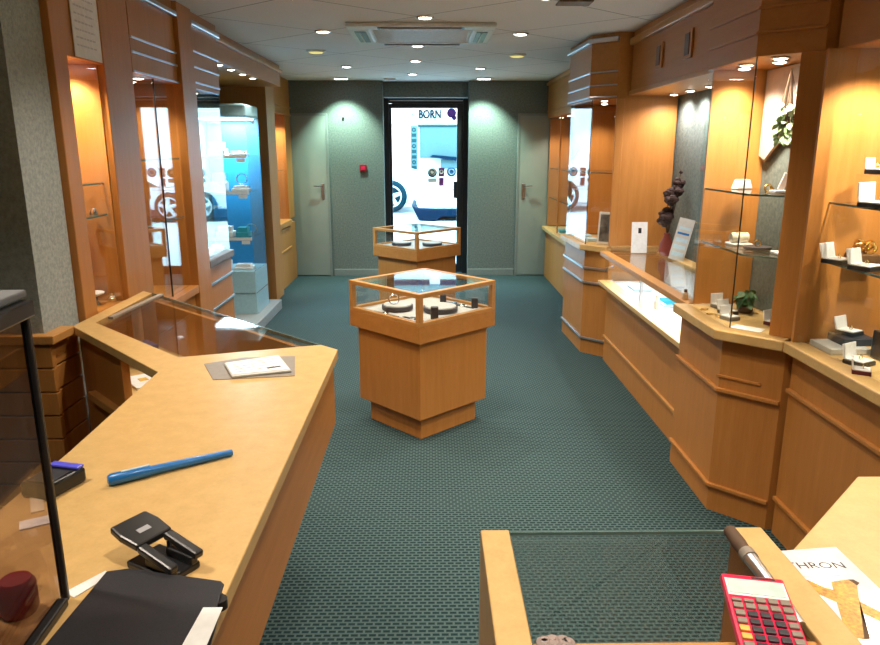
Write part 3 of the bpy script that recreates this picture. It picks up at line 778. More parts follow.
# glass topped counter in front of the camera and right counter
t = thing('glass_counter', 'empty glass topped display counter with beech side panels at the bottom of the picture', 'counter', (.36, 1.0, 0))
MB().box(.095, .15, .30, 1.225, 0, .95).build('side_panel', 'top', t, bevel=.003)
MB().box(.578, .600, .30, 1.215, 0, .9345).build('side_panel', 'wood', t, bevel=.002)
MB().box(.578, .640, .30, 1.225, .935, .952).build('side_rail', 'top', t, bevel=.003)
box(.151, .577, .908, 1.215, .942, .949).build('glass_top', 'glass', t)
MB().box(.151, .577, 1.2155, 1.2185, .942, .949).build('glass_edge', 'glassedge', t)
box(.151, .577, 1.205, 1.211, .02, .933).build('front_glass', 'glass', t)
box(.151, .577, .893, .907, .922, .946).build('back_rail', 'strip', t, bevel=.002)
t = thing('side_counter', 'plain beech counter with a slanted corner at the lower right edge', 'counter', (1.1, .9, 0))
MB().prism([(.602, .30), (.602, 1.10), (.985, 1.482), (1.44, 1.482), (1.44, .30)], .90, .93).build('worktop', 'top', t, bevel=.003)
MB().prism([(.64, .30), (.64, 1.06), (.99, 1.42), (1.41, 1.42), (1.41, .30)], 0, .90).build('body', 'wood', t)

mg = thing('magazine', 'glossy white magazine with a crossed golden band picture on the right counter', 'magazine', (.69, 1.06, .93))
MB().prism([(.604, 1.165), (.765, 1.182), (.772, .80), (.604, .80)], .9305, .9335).build('cover', plain('glossy magazine paper', (.74, .74, .80), .12, spec=.6, coat=.5), mg)
text_mb('THRON', .027, Matrix.Translation((.641, 1.113, .9336)) @ Matrix.Rotation(R(0), 4, 'Z') @ Matrix.Scale(1.12, 4, (1, 0, 0)), .0002).build('title', 'ink', mg)
MB().prism([(.640, 1.088), (.72, 1.091), (.72, 1.0895), (.640, 1.0865)], .9335, .9338).build('subtitle', 'inkgrey', mg)
bandm = plain('printed gold', (.48, .24, .02), .3, .2, var=.4, nscale=150)
MB().prism([(.612, 1.085), (.642, 1.092), (.700, 1.035), (.745, .965), (.732, .945), (.690, .998), (.668, 1.022)], .9335, .9339).build('picture_band', bandm, mg)
MB().prism([(.664, .925), (.640, .93), (.694, 1.072), (.727, 1.078), (.733, 1.06)], .9339, .9342).build('picture_band', bandm, mg)
MB().prism([(.727, 1.078), (.737, 1.078), (.742, 1.068), (.733, 1.06), (.664, .925), (.674, .925)], .9339, .9341).build('picture_shadow_line', 'stem', mg)

cm = Matrix.Translation((.5085, .935, .9495)) @ Matrix.Rotation(R(-12), 4, 'Z') @ Matrix.Rotation(R(5), 4, 'X') @ Matrix.Translation((0, 0, .011))
cl = thing('calculator', 'red desk calculator with grey, dark and yellow keys on the glass counter', 'calculator', (.51, .94, .943))
MB().box(-.049, .049, -.095, .088, 0, .016, cm).build('case', 'red', cl, bevel=.005)
MB().box(-.042, .042, .038, .072, .016, .018, cm).build('display', 'lcd', cl, bevel=.001)
MB().box(-.045, .045, .034, .074, .0155, .0168, cm).build('display_frame', 'white', cl)
MB().box(-.002, .034, .0785, .0825, .016, .0164, cm).build('print', 'ink', cl)
for r_ in range(7):
    for c_ in range(5):
        if r_ == 0 and c_ in (0, 1): hh = .006
        else: hh = .011
        x = -.036 + c_ * .018; y = .024 - r_ * .0165
        if r_ == 0 and c_ < 2: y -= .004
        col = 'keygrey'
        if r_ >= 2 and 1 <= c_ <= 3: col = 'keydark'
        if c_ == 0 and r_ in (4, 5): col = 'keyyellow'
        MB().box(x - .0072, x + .0072, y - hh / 2, y + hh / 2, .016, .0205, cm).build('key', col, cl, bevel=.0012)
md = thing('ring_mandrel', 'grey tapered steel mandrel with a brown wooden grip beside the red calculator', 'mandrel', (.567, 1.05, .942))
MB().tube([(.5635, 1.195, .964), (.5635, 1.19, .964), (.5630, 1.15, .963), (.5625, 1.115, .962)], [.006, .012, .0135, .011], 14).build('grip', 'stem', md, smooth=True)
MB().tube([(.5625, 1.117, .9635), (.5625, 1.098, .9635)], .0142, 14).build('collar', 'keygrey', md, smooth=True)
MB().tube([(.5625, 1.098, .963), (.5630, .96, .961), (.5635, .925, .959)], [.0128, .009, .0075], 14).build('shaft', 'metal', md, smooth=True)
cb = MB(); 
for i in range(7):
    a = i * .9; cb.lathe([(.002, .0), (.011, .003), (.012, .009), (.006, .014)], (.183 + .018 * math.cos(a), .897 + .006 * math.sin(a), .9462), 8)
tag(cb.build('cloth_scrap', 'cloth', smooth=True), 'small crumpled greyish pink cloth on the rear rail of the glass counter', 'cloth')

# ------------------------------------------------------------------ small goods
def ringbox(loc, rz, label, base='black', inner='white', w=.055, lid=70, group=None, name='ring_box'):
    r_ = thing(name, label, 'jewellery box', (0, 0, 0), group)
    h = w / 2
    MB().box(-h, h, -h, h, 0, .016).build('base', base, r_, bevel=.002)
    MB().box(-h * .9, h * .9, -h * .9, h * .9, .016, .021).build('cushion', inner, r_, bevel=.002)
    m = Matrix.Translation((0, h, .018)) @ Matrix.Rotation(R(lid), 4, 'X')
    MB().box(-h, h, 0, w * .68, 0, .006, m).build('lid', inner, r_, bevel=.002)
    MB().torus(.009, .0018, (0, -.004, .028), Matrix.Rotation(R(80), 4, 'X'), 14, 6).build('ring', 'gold', r_, smooth=True)
    r_.location = loc; r_['_w'] = loc; r_.rotation_euler = (0, 0, rz)
    return r_
# right near display
rb0 = ringbox((1.585, 2.70, 1.231), R(28), 'open white jewellery box on the lower glass shelf, first from the corner post', 'black', 'white', .085, 75, 'open white boxes on the lower shelf')
copy_thing(rb0, (1.60, 2.545, 1.231), R(28), 'open white jewellery box on the lower glass shelf, next to the frame edge')
bm_ = MB()
for i in range(9):
    a = i * .7; bm_.torus(.022, .004, (.018 * math.cos(a), .02 * math.sin(a), .02 + .004 * (i % 4)), Matrix.Rotation(a, 4, 'Z') @ Matrix.Rotation(R(60), 4, 'X'), 14, 6)
br_ = bm_.build('bracelet', 'gold', smooth=True); br_.location = (1.72, 2.76, 1.262); tag(br_, 'heaped gold bracelets behind the open white boxes on the lower shelf', 'bracelet')
st_ = box(1.66, 1.76, 2.70, 2.82 - .03, 1.231, 1.262).build('display_stand', 'darkwood', bevel=.003); tag(st_, 'dark block under the heaped gold bracelets', 'display stand')
ringbox((1.60, 2.52, 1.461), R(28), 'open white jewellery box on black tray on the upper glass shelf', 'black', 'white', .10, 85)
rs_ = MB().box(1.60, 1.70, 2.60, 2.68, 1.566, 1.572).box(1.60, 1.604, 2.60, 2.68, 1.461, 1.566).box(1.696, 1.70, 2.60, 2.68, 1.461, 1.566).build('riser', 'acrylic'); tag(rs_, 'clear riser on the upper glass shelf of the near display', 'riser')
ringbox((1.65, 2.64, 1.573), R(28), 'open white box with black dot on the clear riser', 'black', 'white', .06, 85)
b = thing('step_riser', 'grey two step display riser on the floor of the near display', 'riser', (1.62, 2.72, .882))
MB().box(1.56, 1.72, 2.62, 2.78, .882, .905).build('lower_step', 'lightgrey', b, bevel=.003)
MB().box(1.63, 1.76, 2.66, 2.78, .905, .935).build('upper_step', 'keydark', b, bevel=.003)
ringbox((1.69, 2.73, .936), R(28), 'open white ring box on the grey stepped riser', 'black', 'white', .075, 75)
ringbox((1.60, 2.50, .882), R(28), 'open white ring box with dark ring in front of the black block', 'black', 'white', .08, 80)
ringbox((1.54, 2.385, .882), R(60), 'open white ring box on dark base, nearest the right frame edge', 'burgundy', 'white', .06, 80)
b = MB().box(1.70, 1.80, 2.48, 2.60, .882, .99).build('display_block', 'black', bevel=.006); tag(b, 'black display block on the floor of the near display', 'display block')
b = MB().box(1.74, 1.83, 2.62, 2.66, .882, .96).build('display_card', 'lightgrey', bevel=.003); tag(b, 'grey card standing beside the black display block', 'card')
b = MB().box(1.508, 1.513, 2.745, 2.785, .882, .925).build('tent_card', 'acrylic'); tag(b, 'small clear card holder in the far corner of the near display', 'card holder')

# right angled bay
ringbox((1.47, 3.46, .882), R(20), 'open white box with upright lid at the far end of the bay floor', 'grey', 'white', .075, 85)
ringbox((1.45, 3.33, .882), R(20), 'open white box in the middle of the bay floor beside the pane joint', 'black', 'white', .07, 75)
ringbox((1.41, 3.21, .882), R(20), 'open white box just behind the pane joint of the angled bay', 'grey', 'white', .065, 80)
ringbox((1.57, 3.10, .882), R(30), 'dark red ring tray with white pad beside the bay pilaster', 'burgundy', 'white', .07, 80)
b = MB().prism([(1.345, 3.06), (1.44, 2.965), (1.49, 3.02), (1.40, 3.11)], .8815, .8835).build('display_cloth', 'white'); tag(b, 'bright white cloth square at the kink of the bay floor', 'cloth')
for i, (x, y, a) in enumerate(((1.37, 3.42, 30), (1.36, 3.31, -20), (1.38, 3.27, 70))):
    b = MB().torus(.022, .003, (0, 0, .0035), None, 18, 6).build('bangle', 'gold', smooth=True); b.scale = (1, .6, 1); b.location = (x, y, .8815); b.rotation_euler = (0, 0, R(a))
    tag(b, ('gold bangle lying by the far white box on the bay floor', 'gold bangle lying flat between the two white boxes', 'gold bangle lying closest to the pane joint on the bay floor')[i], 'bangle')
def plant(name, label, base, n, spread, h, mat, pot=None, cat='plant', down=False):
    t = thing(name, label, cat, base)
    x0, y0, z0 = base
    lv, stm = MB(), MB()
    for i in range(n):
        a = random.uniform(0, 2 * PI); r_ = spread * math.sqrt(random.random()); zz = z0 + (-1 if down else 1) * h * random.uniform(.42, 1)
        p = Vector((x0 + r_ * math.cos(a) * .7, y0 + r_ * math.sin(a), zz))
        stm.tube([Vector((x0, y0, z0 + .01)), p], .0012, 5)
        m = Matrix.Translation(p) @ Matrix.Rotation(a, 4, 'Z') @ Matrix.Rotation(R(random.uniform(20, 80)), 4, 'Y') @ Matrix.Rotation(random.uniform(-.6, .6), 4, 'X')
        L = random.uniform(.022, .038)
        o = [(-L * .1, 0), (L * .1, L * .42), (L * .5, L * .5), (L * .75, L * .28), (L * 1.2, 0), (L * .75, -L * .28), (L * .5, -L * .5), (L * .1, -L * .42)]
        lv.prism(o, 0, .0012, m)
    lv.build('foliage', mat, t); stm.build('stems', 'stem', t)
    if pot: MB().lathe([(.028, 0), (.036, .012), (.032, .03)], (x0, y0, z0), 16).build('pot', pot, t, smooth=True)
    return t
plant('potted_plant', 'small dark green leafy plant on the bay floor', (1.545, 3.355, .8815), 50, .05, .11, 'leaf', 'stem')
plant('hanging_ivy', 'pale green variegated ivy hanging on the white board in the angled bay', (1.540, 3.15, 1.985), 85, .050, .29, 'paleleaf', None, 'plant', True)
b = thing('display_board', 'white board with a dark edge fixed at the back of the angled bay', 'board', (1.62, 3.25, 1.8))
bp_ = [(3.53, 2.025), (3.53, 1.62), (3.47, 1.60), (3.33, 1.70), (3.02, 1.70), (3.02, 2.025)]
mrot = Matrix(((0, 0, 1, 0), (1, 0, 0, 0), (0, 1, 0, 0), (0, 0, 0, 1)))
MB().prism(bp_, 1.615, 1.638, mrot).build('edge', 'darkwood', b)
MB().prism([(y, z + .0) if z > 1.7 else (y, z + .012) for y, z in bp_], 1.611, 1.615, mrot).build('face', 'boardface', b)
def stand(name, loc, label, mat, prof, cat='display stand'):
    b = MB().lathe(prof, (0, 0, 0), 20).build(name, mat, smooth=True); b.location = loc; return tag(b, label, cat)
b = MB().prism([(-.05, 0), (.05, 0), (.03, .045), (-.03, .045)], -.02, .02, Matrix.Rotation(R(90), 4, 'X')).build('display_cushion', 'white', bevel=.004); b.location = (1.50, 3.43, 1.476); b.rotation_euler = (0, 0, R(20)); tag(b, 'white wedge cushion at the far end of the upper bay shelf', 'cushion')
b = MB().torus(.016, .004, (0, 0, .014), Matrix.Rotation(R(70), 4, 'X')).torus(.012, .004, (.02, .01, .012), Matrix.Rotation(R(50), 4, 'Y')).build('brooch', 'gold', smooth=True); b.location = (1.53, 3.22, 1.477); tag(b, 'small gold brooch on the upper bay shelf', 'brooch')
b = thing('earring_stand', 'white earring stand leaning back on the upper bay shelf', 'display stand', (1.535, 3.10, 1.476))
MB().box(-.045, .045, -.03, .03, 0, .012, Matrix.Translation((1.535, 3.10, 1.476))).build('base', 'white', b, bevel=.002)
MB().box(-.014, .014, -.004, .004, 0, .075, Matrix.Translation((1.525, 3.10, 1.488)) @ Matrix.Rotation(R(20), 4, 'Y')).build('back', 'white', b, bevel=.002)
stand('ring_cone', (1.60, 3.09, 1.476), 'tan ring cone on the upper bay shelf next to the pilaster', 'cream', [(.018, 0), (.020, .01), (.026, .07), (.022, .075)])
b = thing('ring_tray', 'white tray with tan roll at the far end of the lower bay shelf', 'tray', (1.48, 3.36, 1.216))
MB().box(1.43, 1.53, 3.31, 3.40, 1.216, 1.226).build('tray', 'white', b, bevel=.003); MB().tube([(1.44, 3.36, 1.25), (1.52, 3.36, 1.25)], .024, 14).build('roll', 'cream', b, smooth=True)
b = thing('ring_tray', 'dark oval tray with a ring on the lower bay shelf', 'tray', (1.49, 3.18, 1.216))
MB().lathe([(.05, 0), (.062, .008), (.06, .016)], (1.49, 3.18, 1.216), 24).build('tray', 'keydark', b, smooth=True); MB().torus(.014, .003, (1.49, 3.18, 1.246), Matrix.Rotation(R(80), 4, 'X')).build('ring', 'gold', b, smooth=True)
b = MB().box(1.50, 1.58, 3.0, 3.08, 1.216, 1.228).build('ring_pad', 'white', bevel=.003); tag(b, 'white ring pad at the near end of the lower bay shelf', 'pad')
# niche goods on the low showcase top
b = thing('flower_vase', 'dark red vase with dried brown flowers in the corner of the niche', 'vase', (1.76, 5.22, .885))
MB().lathe([(.03, 0), (.055, .03), (.05, .09), (.022, .15), (.025, .17)], (1.76, 5.22, .886), 20).build('vase', 'terracotta', b, smooth=True)
fm, sm_ = MB(), MB()
for dx, dy, z, r_ in ((-.03, 0, 1.16, .05), (-.02, .03, 1.20, .045), (.0, -.02, 1.30, .04), (.03, .0, 1.36, .045), (.06, .02, 1.42, .035), (-.02, .01, 1.34, .03), (.05, -.02, 1.36, .03), (.06, 0, 1.50, .012)):
    p = Vector((1.76 + dx, 5.2 + dy, z)); sm_.tube([(1.76, 5.22, 1.03), p], .003, 6)
    for k in range(12):
        q = Vector((random.gauss(0, 1), random.gauss(0, 1), random.gauss(0, 1))).normalized() * r_ * .7
        fm.lathe([(.25 * r_, -.5 * r_), (.65 * r_, -.1 * r_), (.6 * r_, .25 * r_), (.2 * r_, .5 * r_)], p + q, 7)
    fm.build('flower', 'darkflower', b, smooth=True); fm = MB()
sm_.build('stems', 'stem', b)
b = thing('leaflet', 'white leaflet standing at the wooden side of the niche, left of the vase', 'leaflet', (1.62, 5.35, .885))
MB().box(-.06, .06, 0, .004, 0, .235, Matrix.Translation((1.60, 5.36, .886)) @ Matrix.Rotation(R(-6), 4, 'X')).build('card', 'white', b)
MB().box(-.01, .014, -.001, 0, .15, .19, Matrix.Translation((1.60, 5.36, .886)) @ Matrix.Rotation(R(-6), 4, 'X')).build('print', 'ink', b)
b = thing('brochure', 'pale blue tilted brochure leaning on the grey niche wall right of the vase', 'brochure', (1.80, 4.98, .885))
bm2 = Matrix.Translation((1.76, 5.0, .887)) @ Matrix.Rotation(R(-35), 4, 'Z') @ Matrix.Rotation(R(-8), 4, 'X') @ Matrix.Rotation(R(10), 4, 'Y')
MB().box(-.055, .055, 0, .004, 0, .30, bm2).build('card', 'lightgrey', b)
for z0, z1, mt_ in ((.22, .24, 'greyblue'), (.185, .20, 'blue'), (.13, .16, 'greyblue'), (.08, .11, 'greyblue'), (.03, .06, 'greyblue')):
    MB().box(-.042, .042, -.001, 0, z0, z1, bm2).build('print', mt_, b)
b = thing('perfume_bottle', 'small bottle with brown cap on the near end of the low showcase top', 'bottle', (1.36, 3.67, .885))
MB().lathe([(.014, 0), (.016, .003), (.016, .03), (.008, .036)], (1.36, 3.67, .886), 14).build('bottle', 'cream', b, smooth=True); MB().lathe([(.009, 0), (.009, .014)], (1.36, 3.67, .922), 12).build('cap', 'stem', b, smooth=True)
for i, (x, y, w_, l_) in enumerate(((1.62, 4.62, .16, .22), (1.56, 5.15, .13, .2))):
    b = thing('jewel_tray', ('pale blue jewellery tray on the white floor of the low showcase, nearer one', 'pale blue jewellery tray on the white floor of the low showcase, farther one')[i], 'tray', (x, y, .646), 'blue trays in the low showcase')
    MB().box(x - w_ / 2, x + w_ / 2, y - l_ / 2, y + l_ / 2, .646, .662).build('tray', 'greyblue', b, bevel=.003)
    sl = MB()
    for k in range(5): sl.box(x - w_ * .4, x + w_ * .4, y - l_ * .42 + k * l_ * .19, y - l_ * .42 + k * l_ * .19 + .012, .662, .672)
    sl.build('ring_rolls', 'teal' if i == 0 else 'white', b)
b = MB().lathe([(.018, 0), (.02, .05), (.012, .06), (.012, .09), (.016, .095)], (1.48, 4.48, .646), 16).build('bottle', 'cream', smooth=True); tag(b, 'small cream bottle standing by the metal divider in the low showcase', 'bottle')
# corner bay goods
b = thing('photo_card', 'black and white picture card standing in the corner bay beside the niche', 'picture', (1.42, 5.68, .907))
pm_ = Matrix.Translation((1.42, 5.70, .908)) @ Matrix.Rotation(R(-30), 4, 'Z') @ Matrix.Rotation(R(-8), 4, 'X')
MB().box(-.07, .07, 0, .008, 0, .26, pm_).build('frame', 'white', b, bevel=.002); MB().box(-.055, .055, -.001, 0, .02, .24, pm_).build('picture', 'photo', b)
stand('necklace_bust', (1.55, 5.80, 1.481), 'tall white necklace bust on the glass shelf of the corner bay', 'white', [(.05, 0), (.05, .012), (.02, .03), (.05, .12), (.045, .19), (.02, .24), (.016, .28), (.018, .30)], 'bust')
for i, (x, y) in enumerate(((1.36, 5.95), (1.37, 6.18))):
    b = MB().box(x - .04, x + .04, y - .07, y + .07, .907, .93).build('jewel_tray', 'greyblue', bevel=.003); tag(b, ('pale blue tray on the floor of the corner bay behind the picture card', 'pale blue tray at the far end of the corner bay floor')[i], 'tray')
b = MB().box(1.57, 1.70, 8.0, 8.2, .667, .70).build('jewel_tray', 'teal', bevel=.003); tag(b, 'teal tray on the floor of the far right cabinet, nearer one', 'tray')
b = MB().box(1.57, 1.70, 8.55, 8.75, .667, .70).build('jewel_tray', 'teal', bevel=.003); tag(b, 'teal tray on the floor of the far right cabinet, farther one', 'tray')
# left cabinet goods
b = thing('figurine', 'small dark red figurine on the lower glass shelf of the notice cabinet', 'figurine', (-1.62, 3.36, 1.361))
MB().lathe([(.018, 0), (.02, .01), (.01, .03), (.02, .06), (.012, .085), (.015, .1), (.004, .115)], (-1.64, 3.35, 1.3605), 12).build('figure', 'burgundy', b, smooth=True)
MB().lathe([(.02, 0), (.022, .01), (.012, .03)], (-1.60, 3.40, 1.3605), 10).build('base_rock', 'chrome', b, smooth=True)
b = thing('jewel_dish', 'white dish on a dark foot with a thin upright pin in the notice cabinet', 'dish', (-1.62, 3.37, .93))
MB().lathe([(.04, 0), (.03, .015), (.03, .04)], (-1.64, 3.36, .931), 18).build('foot', 'keydark', b, smooth=True); MB().lathe([(.03, 0), (.06, .012), (.062, .018)], (-1.64, 3.36, .971), 22).build('dish', 'white', b, smooth=True); MB().tube([(-1.66, 3.36, .985), (-1.665, 3.36, 1.08)], .003, 6).build('pin', 'black', b)
b = MB().lathe([(.02, 0), (.022, .02), (.012, .03), (.014, .045)], (-1.57, 3.43, .931), 12).build('perfume_bottle', 'chrome', smooth=True); tag(b, 'tiny silver bottle beside the white dish in the notice cabinet', 'bottle')
for i, (x, y, h) in enumerate(((-1.60, 4.82, .04), (-1.58, 4.97, .05), (-1.62, 5.12, .035), (-1.58, 5.22, .045))):
    b = MB().prism([(-.04, -.055), (.04, -.055), (.04, .055), (-.04, .055)], 0, h * .6).prism([(-.03, -.04), (.03, -.04), (.03, .04), (-.03, .04)], h * .6, h).build('display_pad', 'white', bevel=.004); b.location = (x, y, .9305)
    tag(b, ('white display pad in the narrow bay, nearest the pilaster', 'tall white display pad, second from the pilaster in the narrow bay', 'low white display pad, third from the pilaster in the narrow bay', 'white display pad at the far end of the narrow bay')[i], 'pad')
b = MB().box(-1.92, -1.84, 8.45, 8.60, .801, .85).build('gift_box', 'keyyellow', bevel=.003); tag(b, 'yellow box on the floor of the slim far left cabinet', 'box')
b = MB().box(-1.91, -1.85, 8.62, 8.74, .801, .88).build('gift_box', 'white', bevel=.003); tag(b, 'white box beside the yellow box in the slim far left cabinet', 'box')
# showcase goods: shelf name, z
def pad(x, y, z, label, w_=.16, h=.04, mat='white'):
    b = MB().prism([(-w_ / 2, -.07), (w_ / 2, -.07), (w_ / 2, .07), (-w_ / 2, .07)], 0, h * .5).prism([(-w_ * .4, -.05), (w_ * .4, -.05), (w_ * .4, .05), (-w_ * .4, .05)], h * .5, h).build('display_pad', mat, bevel=.004)
    b.location = (x, y, z + .0008); return tag(b, label, 'pad')
pad(-1.80, 6.86, 1.60, 'white display pad on the top shelf of the lit showcase, near the side glass')
pad(-2.0, 6.86, 1.60, 'taller white display pad on the top shelf of the lit showcase', .16, .12)
pad(-1.80, 6.86, 1.27, 'white display pad on the middle shelf of the lit showcase, near the side glass', .16, .05)
b = MB().torus(.05, .006, (0, 0, .06), Matrix.Rotation(R(80), 4, 'X')).build('bangle', 'chrome', smooth=True); b.location = (-1.80, 6.9, 1.322); tag(b, 'silver bangle standing on the middle shelf pad in the lit showcase', 'bangle')
pad(-2.0, 6.84, 1.27, 'tall white display pad on the middle shelf of the lit showcase', .14, .17)
pad(-1.80, 6.84, .84, 'teal display pad on the lowest shelf of the lit showcase', .12, .09, 'teal')
pad(-1.97, 6.84, .84, 'white display pad on the lowest shelf of the lit showcase', .16, .10)
b = MB().torus(.05, .006, (0, 0, .05), Matrix.Rotation(R(75), 4, 'X')).build('bangle', 'chrome', smooth=True); b.location = (-1.76, 6.97, .8480); tag(b, 'silver bangle standing behind the teal pad in the lit showcase', 'bangle')
pad(-1.82, 6.86, .52, 'white display pad on the base cabinet inside the lit showcase, near the side glass', .18, .05)
pad(-2.02, 6.86, .52, 'tall white display pad on the base cabinet inside the lit showcase', .14, .16)
# pedestal goods
def ptray(x, y, z, r_, label):
    b = thing('round_tray', label, 'tray', (x, y, z))
    MB().lathe([(r_ * .93, 0), (r_, .006), (r_, .028), (r_ * .94, .03)], (x, y, z), 32).build('rim', 'keydark', b, smooth=True)
    MB().lathe([(r_ * .9, 0), (r_ * .88, .006)], (x, y, z + .029), 32).build('cushion', 'lightgrey', b, smooth=True)
    return b
ptray(-.20, 4.175, .717, .095, 'round dark rimmed tray in the front pedestal showcase, left one')
ptray(.06, 4.125, .717, .105, 'round dark rimmed tray in the front pedestal showcase, right one')
def watch(x, y, z, a, label, L=.11):
    b = thing('watch', label, 'watch', (x, y, z))
    m = Matrix.Translation((x, y, z)) @ Matrix.Rotation(R(a), 4, 'Z')
    MB().box(-L, -.016, -.009, .009, 0, .004, m).box(.016, L, -.009, .009, 0, .004, m).build('strap', 'black', b, bevel=.001)
    MB().lathe([(.018, 0), (.019, .008), (.016, .011)], tuple(m @ Vector((0, 0, 0))), 18).build('case', 'chrome', b, smooth=True)
watch(-.265, 4.050, .717, -45, 'wrist watch laid along the left front glass of the front pedestal')
watch(-.10, 3.920, .717, -45, 'wrist watch laid at the near left corner of the front pedestal', .08)
watch(.20, 4.255, .717, -45, 'wrist watch laid near the right corner of the front pedestal', .09)
watch(.15, 4.325, .717, -45, 'wrist watch laid at the back of the front pedestal', .09)
b = MB().box(.0, .045, 3.905, 3.940, .717, .79).build('watch_stand', 'keydark', bevel=.006); tag(b, 'dark upright watch stand at the near corner of the front pedestal', 'watch stand')
b = MB().box(.25, .29, 4.195, 4.235, .717, .78).build('watch_stand', 'keydark', bevel=.006); tag(b, 'dark upright watch stand at the right corner of the front pedestal', 'watch stand')
b = MB().box(.06, .10, 4.355, 4.395, .717, .77).build('watch_stand', 'keydark', bevel=.006); tag(b, 'dark upright watch stand at the back corner of the front pedestal', 'watch stand')
b = MB().torus(.03, .004, (0, 0, .03), Matrix.Rotation(R(80), 4, 'X')).build('bracelet', 'chrome', smooth=True); b.location = (-.22, 4.155, .753); tag(b, 'silver bracelet standing on the left round tray of the front pedestal', 'bracelet')
ptray(-.29, 7.10, .717, .10, 'round tray in the second pedestal showcase, left one')
ptray(.02, 7.06, .717, .10, 'round tray in the second pedestal showcase, right one')
watch(-.34, 6.99, .717, -45, 'wrist watch along the left front glass of the second pedestal', .08)
watch(.12, 7.045, .717, 45, 'wrist watch along the right front glass of the second pedestal', .08)
# wall details
b = thing('fire_alarm', 'small red alarm box on the grey wall left of the entrance', 'alarm box', (-.87, 9.39, 1.42))
MB().box(-.915, -.825, 9.375, 9.399, 1.375, 1.46).build('housing', 'redsign', b, bevel=.004); MB().box(-.895, -.845, 9.372, 9.375, 1.395, 1.44).build('button', 'red', b)
b = MB().lathe([(.012, 0), (.008, .02), (.012, .024)], (-1.11, 9.399, 2.05), 10, Matrix.Rotation(PI / 2, 4, 'X')).build('wall_hook', 'metal'); tag(b, 'tiny metal hook on the grey wall above the alarm box', 'hook')

# ------------------------------------------------------------------ street outside
struct('ground_street', MB().add([(-8, 9.75, -.02), (8, 9.75, -.02), (8, 12.4, .42), (-8, 12.4, .42), (8, 17.5, .46), (-8, 17.5, .46), (-8, 9.75, -.2), (8, 9.75, -.2), (8, 17.5, -.2), (-8, 17.5, -.2)],
       [(0, 1, 2, 3), (3, 2, 4, 5), (6, 9, 8, 7), (0, 6, 7, 1), (5, 4, 8, 9), (1, 7, 8, 4, 2), (0, 3, 5, 9, 6)]), 'street')
bl = thing('street_building', 'white shop front across the street with a sign over a pale teal window', 'building', (0, 16.5, .46))
box(-6, 6, 16.0, 17.4, .46, 7.5).build('facade', 'facade', bl)
sg = box(-1.4, 2.6, 15.94, 16.0, 2.18, 2.72).build('sign_board', 'facade', bl, bevel=.01)
FM = lambda x, y, z: Matrix.Translation((x, y, z)) @ Matrix.Rotation(PI / 2, 4, 'X')
text_mb('BORN', .25, FM(-.25, 15.915, 2.30) @ Matrix.Scale(.72, 4, (1, 0, 0)), .010, bold=.009).build('sign_letters', 'signink', sg)
MB().tube([(-.40, 15.93, 2.45), (-.37, 15.93, 2.35), (-.33, 15.93, 2.37), (-.32, 15.93, 2.45)], .010, 6).build('sign_mark', 'signink', sg)
MB().lathe([(.10, 0), (.10, .01)], (.47, 15.93, 2.41), 20, FM(0, 0, 0)).lathe([(.05, 0), (.05, .01)], (.53, 15.93, 2.31), 14, FM(0, 0, 0)).build('sign_logo', 'signpurple', sg)
bn = MB().box(-1.6, -.02, 15.80, 16.0, 3.04, 3.14).box(.22, 1.6, 15.80, 16.0, 3.04, 3.14).build('balcony_edge', 'carblue', bl)
box(-2.6, 2.6, 15.96, 16.0, 3.16, 4.6).build('upper_window', 'tealpale', bl)
wn = box(-.22, .62, 15.96, 16.0, 1.46, 2.12).build('shop_window', 'tealpale', bl)
MB().box(-.26, .66, 15.94, 16.0, 2.12, 2.16).build('window_frame', 'signteal', wn)
vs_ = box(-.42, -.28, 15.90, 16.0, 1.02, 2.14).build('vertical_sign', 'tealpale', bl)
gl = MB()
for k in range(9):
    z = 2.06 - k * .115
    gl.box(-.40, -.30, 15.893, 15.90, z - .035, z + .035) if k % 3 else gl.torus(.035, .012, (-.35, 15.895, z), FM(0, 0, 0), 14, 6)
gl.build('sign_shapes', 'signteal', vs_)
for k in range(4): MB().box(-1.02 + k * .001, -.88, 15.95, 16.0, 1.2 + k * .28, 1.36 + k * .28).build('wall_panel', 'greyblue', bl)
MB().prism([(.0, 1.49), (.62, 1.40), (.62, 1.48), (.06, 1.53)], -16.0, -15.6, FM(0, 0, 0)).build('awning', 'carblue', bl)
MB().box(.24, .70, 15.75, 16.0, 1.24, 1.43).build('shutter_box', 'tealpale', bl)
# parked cars
def wheel(p, x, y, z, r_, ax):
    m = Matrix.Rotation(PI / 2, 4, 'X') if ax == 'y' else Matrix.Rotation(PI / 2, 4, 'Y')
    w_ = MB().torus(r_ * .80, r_ * .2, (x, y, z), m, 28, 10).build('wheel', 'tyre', p, smooth=True)
    MB().lathe([(r_ * .66, -.05), (r_ * .66, .05)], (x, y, z), 28, m).build('rim', 'tyre', w_)
    sp = MB()
    for k in range(5):
        a = 2 * PI * k / 5 + .3; d = Vector((math.cos(a), 0, math.sin(a))) if ax == 'y' else Vector((0, math.cos(a), math.sin(a)))
        o = Vector((0, -.065, 0)) if ax == 'y' else Vector((-.065, 0, 0))
        sp.tube([Vector((x, y, z)) + o, Vector((x, y, z)) + o + d * r_ * .64], [r_ * .16, r_ * .11], 8)
    sp.torus(r_ * .64, r_ * .05, (x, y - .06, z), m, 24, 6)
    sp.build('spokes', 'alloy', w_)
cr = thing('van', 'white van parked across the street, only its front wheel in view at the door frame', 'car', (-2.6, 13.2, .43))
prof = [(-5.0, .62), (-5.0, 2.3), (-1.9, 2.3), (-1.35, 1.45), (-.22, 1.22), (-.12, .85), (-.15, .62)]
MB().prism(prof, -15.4, -13.95, FM(0, 0, 0)).build('body', 'carwhite', cr, bevel=.03)
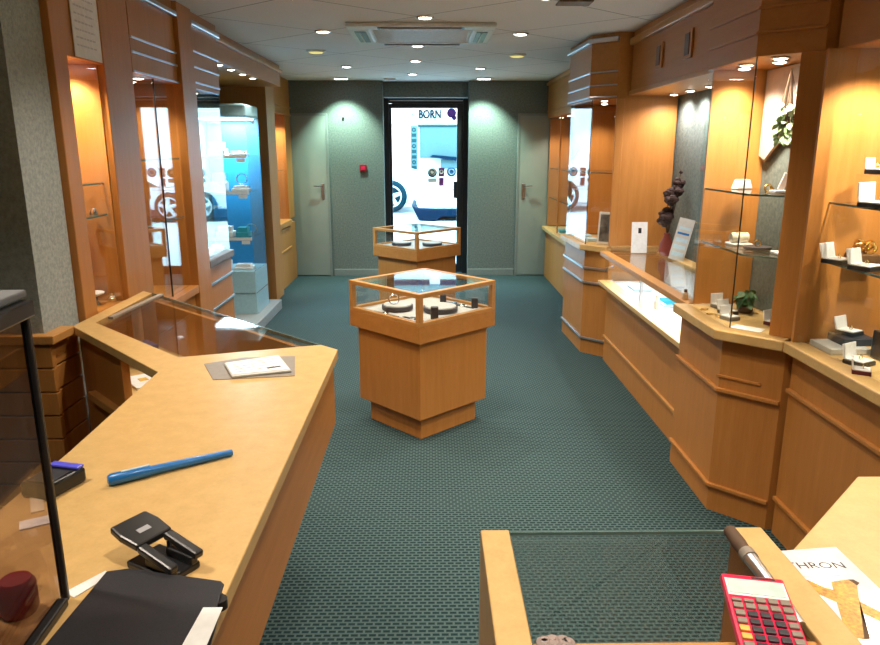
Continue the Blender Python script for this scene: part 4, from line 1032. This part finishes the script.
wheel(cr, -.76, 13.90, .76, .31, 'y'); wheel(cr, -4.0, 13.90, .76, .31, 'y')
MB().prism([(-2.0, 2.15), (-3.0, 2.15), (-3.0, 1.5), (-1.55, 1.5)], -13.95, -13.94, FM(0, 0, 0)).build('side_window', 'vinylgrey', cr)
cr = thing('car', 'pale car with a dark blue lower body parked close to the entrance', 'car', (1.7, 12.4, .35))
MB().prism([(-.20, .63), (-.25, .74), (.0, .86), (1.0, .96), (1.7, 1.42), (3.0, 1.42), (3.9, 1.0), (3.9, .63)], -13.9, -12.5, FM(0, 0, 0)).build('upper_body', 'carwhite', cr, bevel=.03)
MB().prism([(-.33, .71), (-.26, .56), (-.20, .44), (.08, .42), (.20, .50), (3.9, .52), (3.9, .66), (.4, .63), (-.25, .65)], -13.95, -12.45, FM(0, 0, 0)).build('lower_body', 'carblue', cr, bevel=.02)
MB().prism([(1.1, 1.02), (1.72, 1.36), (2.9, 1.36), (3.5, 1.02)], -12.5, -12.49, FM(0, 0, 0)).build('side_window', 'vinylgrey', cr)
wheel(cr, .95, 12.48, .68, .26, 'y'); wheel(cr, 3.2, 12.48, .70, .26, 'y')

# ------------------------------------------------------------------ light from outside, camera
wd = bpy.data.worlds.new('World'); S.world = wd; wd.use_nodes = True
nt = wd.node_tree; nt.nodes.clear()
o = nt.nodes.new('ShaderNodeOutputWorld'); bg = nt.nodes.new('ShaderNodeBackground')
bg.inputs[0].default_value = (.46, .78, 1.0, 1); bg.inputs[1].default_value = 15.0
nt.links.new(bg.outputs[0], o.inputs[0])

cam = bpy.data.cameras.new('Camera'); cam.sensor_width = 36; cam.lens = 705 / 880 * 36; cam.clip_start = .02
co = bpy.data.objects.new('Camera', cam); COL.objects.link(co)
co.location = (0, 0, 1.665); co.rotation_euler = (R(90 - 13.87), 0, R(-.79))
S.camera = co
S.view_settings.view_transform = 'Standard'; S.view_settings.look = 'None'; S.view_settings.gamma = 1; S.view_settings.use_curve_mapping = False
S.view_settings.exposure = 0.0
S.cycles.use_denoising = True
S.cycles.max_bounces = 8; S.cycles.transparent_max_bounces = 24
S.cycles.sample_clamp_indirect = 6
S.cycles.caustics_reflective = False
for ob in list(bpy.data.objects):
    if '_w' in ob: del ob['_w']
